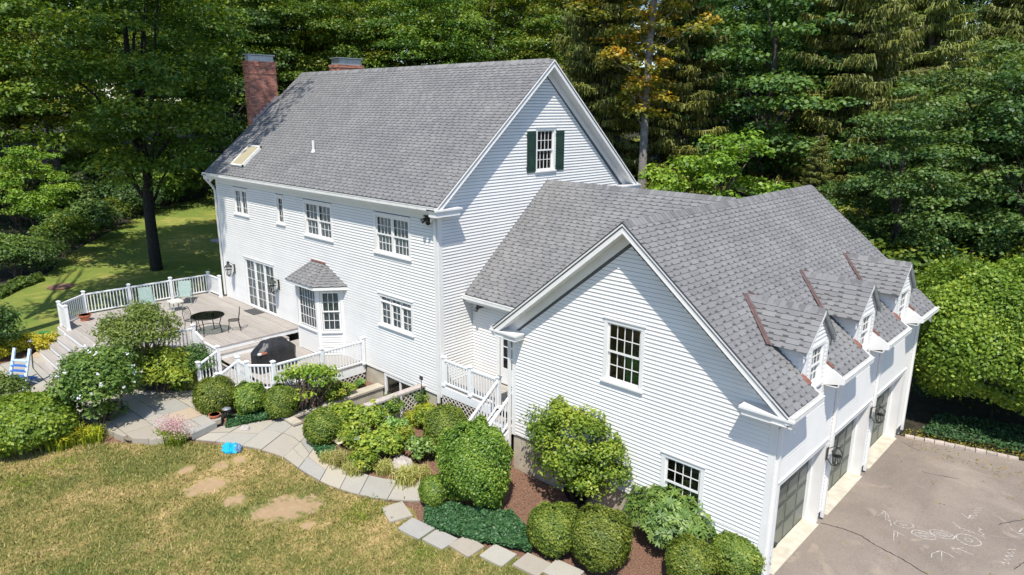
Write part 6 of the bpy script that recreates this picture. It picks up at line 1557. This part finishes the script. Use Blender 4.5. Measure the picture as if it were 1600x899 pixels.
# left edge shrubs
ls = [((-15.82,-9.41), 'tall dark shrub cut by the left edge above the yellow flowers', 1.0, dk, 1.35), ((-27.30,-6.03), 'rounded olive bush on the dark bank at the left', 1, dkl, 1.6), ((-28.14,-4.66), 'smaller olive bush at the edge of the left bank', 1, dkl, 1.25), ((-27.75,-7.06), 'olive bush half outside the left edge of the photo', 1, dkl, 1.7)]
for p, lab, _, me_, sc in ls: shrub('shrub', me_, p, lab, rot=sc*3, sc=sc)
shrub('young_tree', br_, (-36.27,-3.08), 'low pale leaved tree at the left edge above the olive bushes', 'tree', sc=.85)
yf = loose(76, .5, .5, .6, 16, .045, L['gold'], (.14,.24), 160, z0=.05, per_v=(.6,1.1))
for p, lab in (((-15.92,-8.29), 'yellow-green plant beside the deck steps light'), ((-15.62,-8.99), 'yellow-green plant at the left photo edge above the patio'), ((-15.32,-7.64), 'pale leafy plant at the foot of the deck steps')): shrub('perennial', yf, p, lab, 'plant', sc=1.1)
# garden bed plants
pm1 = loose(81, .5, .5, .85, 20, .06, L['hedge'], (.16,.27), 150, z0=.05, stems=6, per_v=(.3,.95), asp=.6); pm2 = loose(82, .42, .42, .6, 16, .07, L['rhodo'], (.14,.24), 130, z0=.05, stems=5, asp=.5); pm3 = loose(83, .45, .45, 1.1, 22, .045, L['box2'], (.13,.24), 150, z0=.2, stems=12)
pmr = loose(84, .6, .5, 1.15, 26, .045, L['hedge'], (.1,.2), 55, z0=.25, stems=22, per_v=(.3,1.))
bedl = [(pm1,(-1.64,-2.61),'leafy rose bush at the left end of the sunny garden bed',1.0),(pm1,(-1.00,-2.14),'yellow-green rose bush in front of the lattice wall',1.1),(pm3,(-1.04,-0.15),'climbing rose on the low lattice wall beside the patio door',.85),(pm3,(-0.99,-1.34),'reddish leafy plant leaning on the lattice wall',.9),(pm1,(-0.40,-3.14),'light green perennial behind the path light',.95),(pm1,(0.64,-2.85),'broad light green perennial in the middle of the bed',1.15),(pm2,(-0.14,-1.83),'dark green hydrangea in the centre of the bed',1.0),(pm2,(1.36,-2.04),'dark glossy hydrangea nearest the clipped olive ball',1.05),(pm1,(0.81,-3.65),'low yellowish plant near the path curve',.8),(pm1,(0.49,-2.01),'small leafy plant between the two hydrangeas',.75),(pm1,(0.04,-0.68),'pale leafy plant left of the downspout',.8),(pm1,(-3.51,-1.91),'yellow-green bush under the lower deck skirt',.95),(pmr,(-3.54,-3.18),'straggly climbing rose growing up through the lower deck railing',1.55),(pmr,(-3.44,-2.71),'second tangle of the climbing rose on the lower deck railing',1.5),(pm2,(-3.88,-0.58),'small green plant in the bed by the tan foundation',.5),(pm1,(-3.60,-1.39),'low green plant between the lattice skirt and the wall cap',.6),(pm1,(-7.86,-5.43),'leafy plant in the shade behind the boxwood ball',.8)]
for me_, p, lab, sc in bedl: shrub('perennial', me_, p, lab, 'plant', rot=sc*7, sc=sc)
# fresh green clumps in the lawn
# grassy tufts
def tuft(seed, n, ln, spread, mat, w_=.009, droop=.6):
    rs = np.random.RandomState(seed); V = []; val = []
    for i in range(n):
        a = rs.rand()*6.283; d = np.array([math.cos(a),math.sin(a),0]); o = np.append(rs.normal(size=2)*spread*.25,0); l = ln*rs.uniform(.6,1.15); s = np.array([-d[1],d[0],0])*w_; lean = rs.uniform(.25,1.0)*droop
        p0, p1, p2 = o, o+d*l*.35*lean+np.array([0,0,l*.62]), o+d*l*(.95*lean)+np.array([0,0,l*(.85-.55*lean)]); v = rs.uniform(.1,1)
        V += [p0-s,p0+s,p1+s*.9,p1-s*.9, p1-s*.9,p1+s*.9,p2+s*.15,p2-s*.15]; val += [v,v+.1]
    return quads('foliage', np.array(V), np.array(val), mat)
tf = tuft(91, 420, .62, .5, L['grass']); tg = tuft(92, 420, .6, .6, L['gold'], .013)
tw = tuft(96, 700, .11, .95, L['hedge'], .01, .9)
for p, lab, me_, sc in (((2.35,-4.92),'fresh bright green weed clump in the lawn under the path curve',tw,1.3),((-4.96,-10.80),'fresh bright green weed clump at the left edge of the lawn',tw,1.1),((4.93,-4.88),'small green weed clump left of the stepping stones',tw,.9),((2.87,-5.66),'small green weed clump in the middle of the dry lawn',tw,.7),((-5.32,-9.73),'green weed clump in the dry lawn below the day lilies',tw,1.0),((3.12,-7.03),'green weed clump near the bottom edge of the photo',tw,.6),((0.20,-3.98),'straw coloured grass tuft at the path curve',tf,1.0),((0.78,-3.94),'second straw coloured tuft, right of the path curve',tf,.9),((1.26,-3.30),'low dry grass tuft in front of the boulder',tf,.8),((2.15,-3.15),'arching yellow grass tuft beside the flagstones',tf,1.1),((2.25,-2.70),'small yellow grass tuft at the bark mulch',tf,.8),((-0.27,-4.20),'short dry tuft beside the path ground cover',tf,.7),((-6.20,-9.50),'yellow-green day lily clump nearest the low hedge',tg,1.1),((-6.25,-9.10),'yellow-green day lily clump in the middle of the row',tg,1.2),((-6.07,-8.69),'yellow-green day lily clump under the lilac shrub',tg,1.0),((-0.61,-0.22),'sprawling lily leaves by the downspout foot',tg,1.0),((-0.43,-0.83),'sprawling lily leaves left of the downspout foot',tg,.9),((-4.27,-7.08),'green leaf clump under the pink flower heads',tg,.0)):
    if sc: shrub('grass_tuft', (me_,None), p, lab, 'plant', rot=sc*5, sc=sc)
x, y = (-4.45,-7.05); t = thing('flowering_clump', 'pink flowering clump of strap leaves at the lawn edge by the patio', 'plant', (x,y,H(x,y)))
for dx, dy in ((-.3,-.02),(.0,.0),(.3,.05)):
    o = bpy.data.objects.new('foliage', tuft(95, 260, .42, .5, L['hedge'], .012)); C.objects.link(o); o.parent = t; o.location = (dx,dy,0)
rs = np.random.RandomState(8); cen = np.c_[rs.normal(size=900)*.36, rs.normal(size=900)*.2+.12, .42+rs.rand(900)*.2]; o = bpy.data.objects.new('flower_heads', leaves('flower_heads', cen, rs.normal(size=(900,3)), .022, .9, rs.rand(900), L['pink'], 3)); C.objects.link(o); o.parent = t; o['kind'] = 'stuff'
# ground covers
def cover(name, poly, n, leaf, hgt, mat, seed, label):
    rs = np.random.RandomState(seed); xs_ = [p[0] for p in poly]; ys_ = [p[1] for p in poly]; P = []
    while len(P) < n:
        x, y = rs.uniform(min(xs_),max(xs_)), rs.uniform(min(ys_),max(ys_))
        if inside(poly,x,y): P.append((x,y,H(x,y)+hgt*(.35+.65*rs.rand())*(1+.3*math.sin(x*5)*math.cos(y*6))))
    P = np.array(P); N = rs.normal(size=(n,3))*.5+np.array([0,0,1]); o = bpy.data.objects.new(name, leaves(name, P, N, leaf*rs.uniform(.7,1.2,n), .55, .5+.22*rs.normal(size=n), mat, seed)); C.objects.link(o)
    o['kind'] = 'stuff'; o['label'] = label; o['category'] = 'ground cover'; return o
cover('ground_cover', [(3.54,-3.64), (3.83,-3.12), (5.32,-2.21), (6.26,-2.55), (6.76,-3.06), (6.15,-3.30), (5.40,-3.66), (4.57,-3.98), (3.93,-4.03)], 15000, .05, .2, L['pachy'], 101, 'dark glossy ground cover along the stepping stones')
cover('ground_cover', [(-4.72,-5.15), (-4.46,-3.84), (-4.10,-2.85), (-4.26,-1.49), (-3.32,-2.58), (-3.45,-3.42), (-3.70,-4.24), (-4.05,-5.52)], 6000, .045, .14, L['pachy'], 102, 'low bluish green ground cover below the lower deck')
cover('ground_cover', [(-1.26,-4.11), (-0.79,-3.58), (-0.17,-3.87), (-0.48,-4.33)], 1600, .045, .15, L['pachy'], 103, 'small ground cover patch by the path curve')
cover('ground_cover', [(11.7,10.3), (14.5,11.1), (22,13.2), (22,15.5), (14,13.0), (11.8,12.2)], 9000, .06, .15, L['pachy'], 104, 'ivy on the dark bank behind the granite edging')
cover('ground_cover', [(-24.83,-7.31), (-26.04,-6.25), (-26.45,-5.24), (-25.34,-5.28), (-24.32,-6.62), (-23.22,-7.63)], 2500, .1, .25, L['hib'], 105, 'pale green ground cover at the foot of the olive bushes')
cover('leaf_litter', [(11.3,9.95), (14.6,10.75), (20,12.3), (20,12.9), (14.5,11.4), (11.3,10.6)], 1500, .035, .05, L['yellow'], 106, 'scattered brown leaves behind the granite edging')
cover('ground_cover', [(-60,-8), (-52,30), (-20,60), (20,62), (34,40), (30,16), (22,15), (12,13), (-16,14), (-40,12), (-34,-6)], 60000, .09, .3, L['dark'], 107, 'ferns and low growth covering the forest floor')

rs = np.random.RandomState(44); P = np.c_[rs.uniform(11.6,20,260), rs.uniform(-3,9.6,260), np.full(260,.025)]; P[:130,1] = 9.7-np.abs(rs.normal(size=130))*.5; P[:130,0] = rs.uniform(11.6,15,130)
o = bpy.data.objects.new('leaf_litter', leaves('leaf_litter', P, rs.normal(size=(260,3))*.25+np.array([0,0,1]), rs.uniform(.015,.04,260), .6, rs.rand(260), L['yellow'], 9)); C.objects.link(o); o['kind'] = 'stuff'; o['label'] = 'dry leaves scattered on the driveway'; o['category'] = 'fallen leaves'
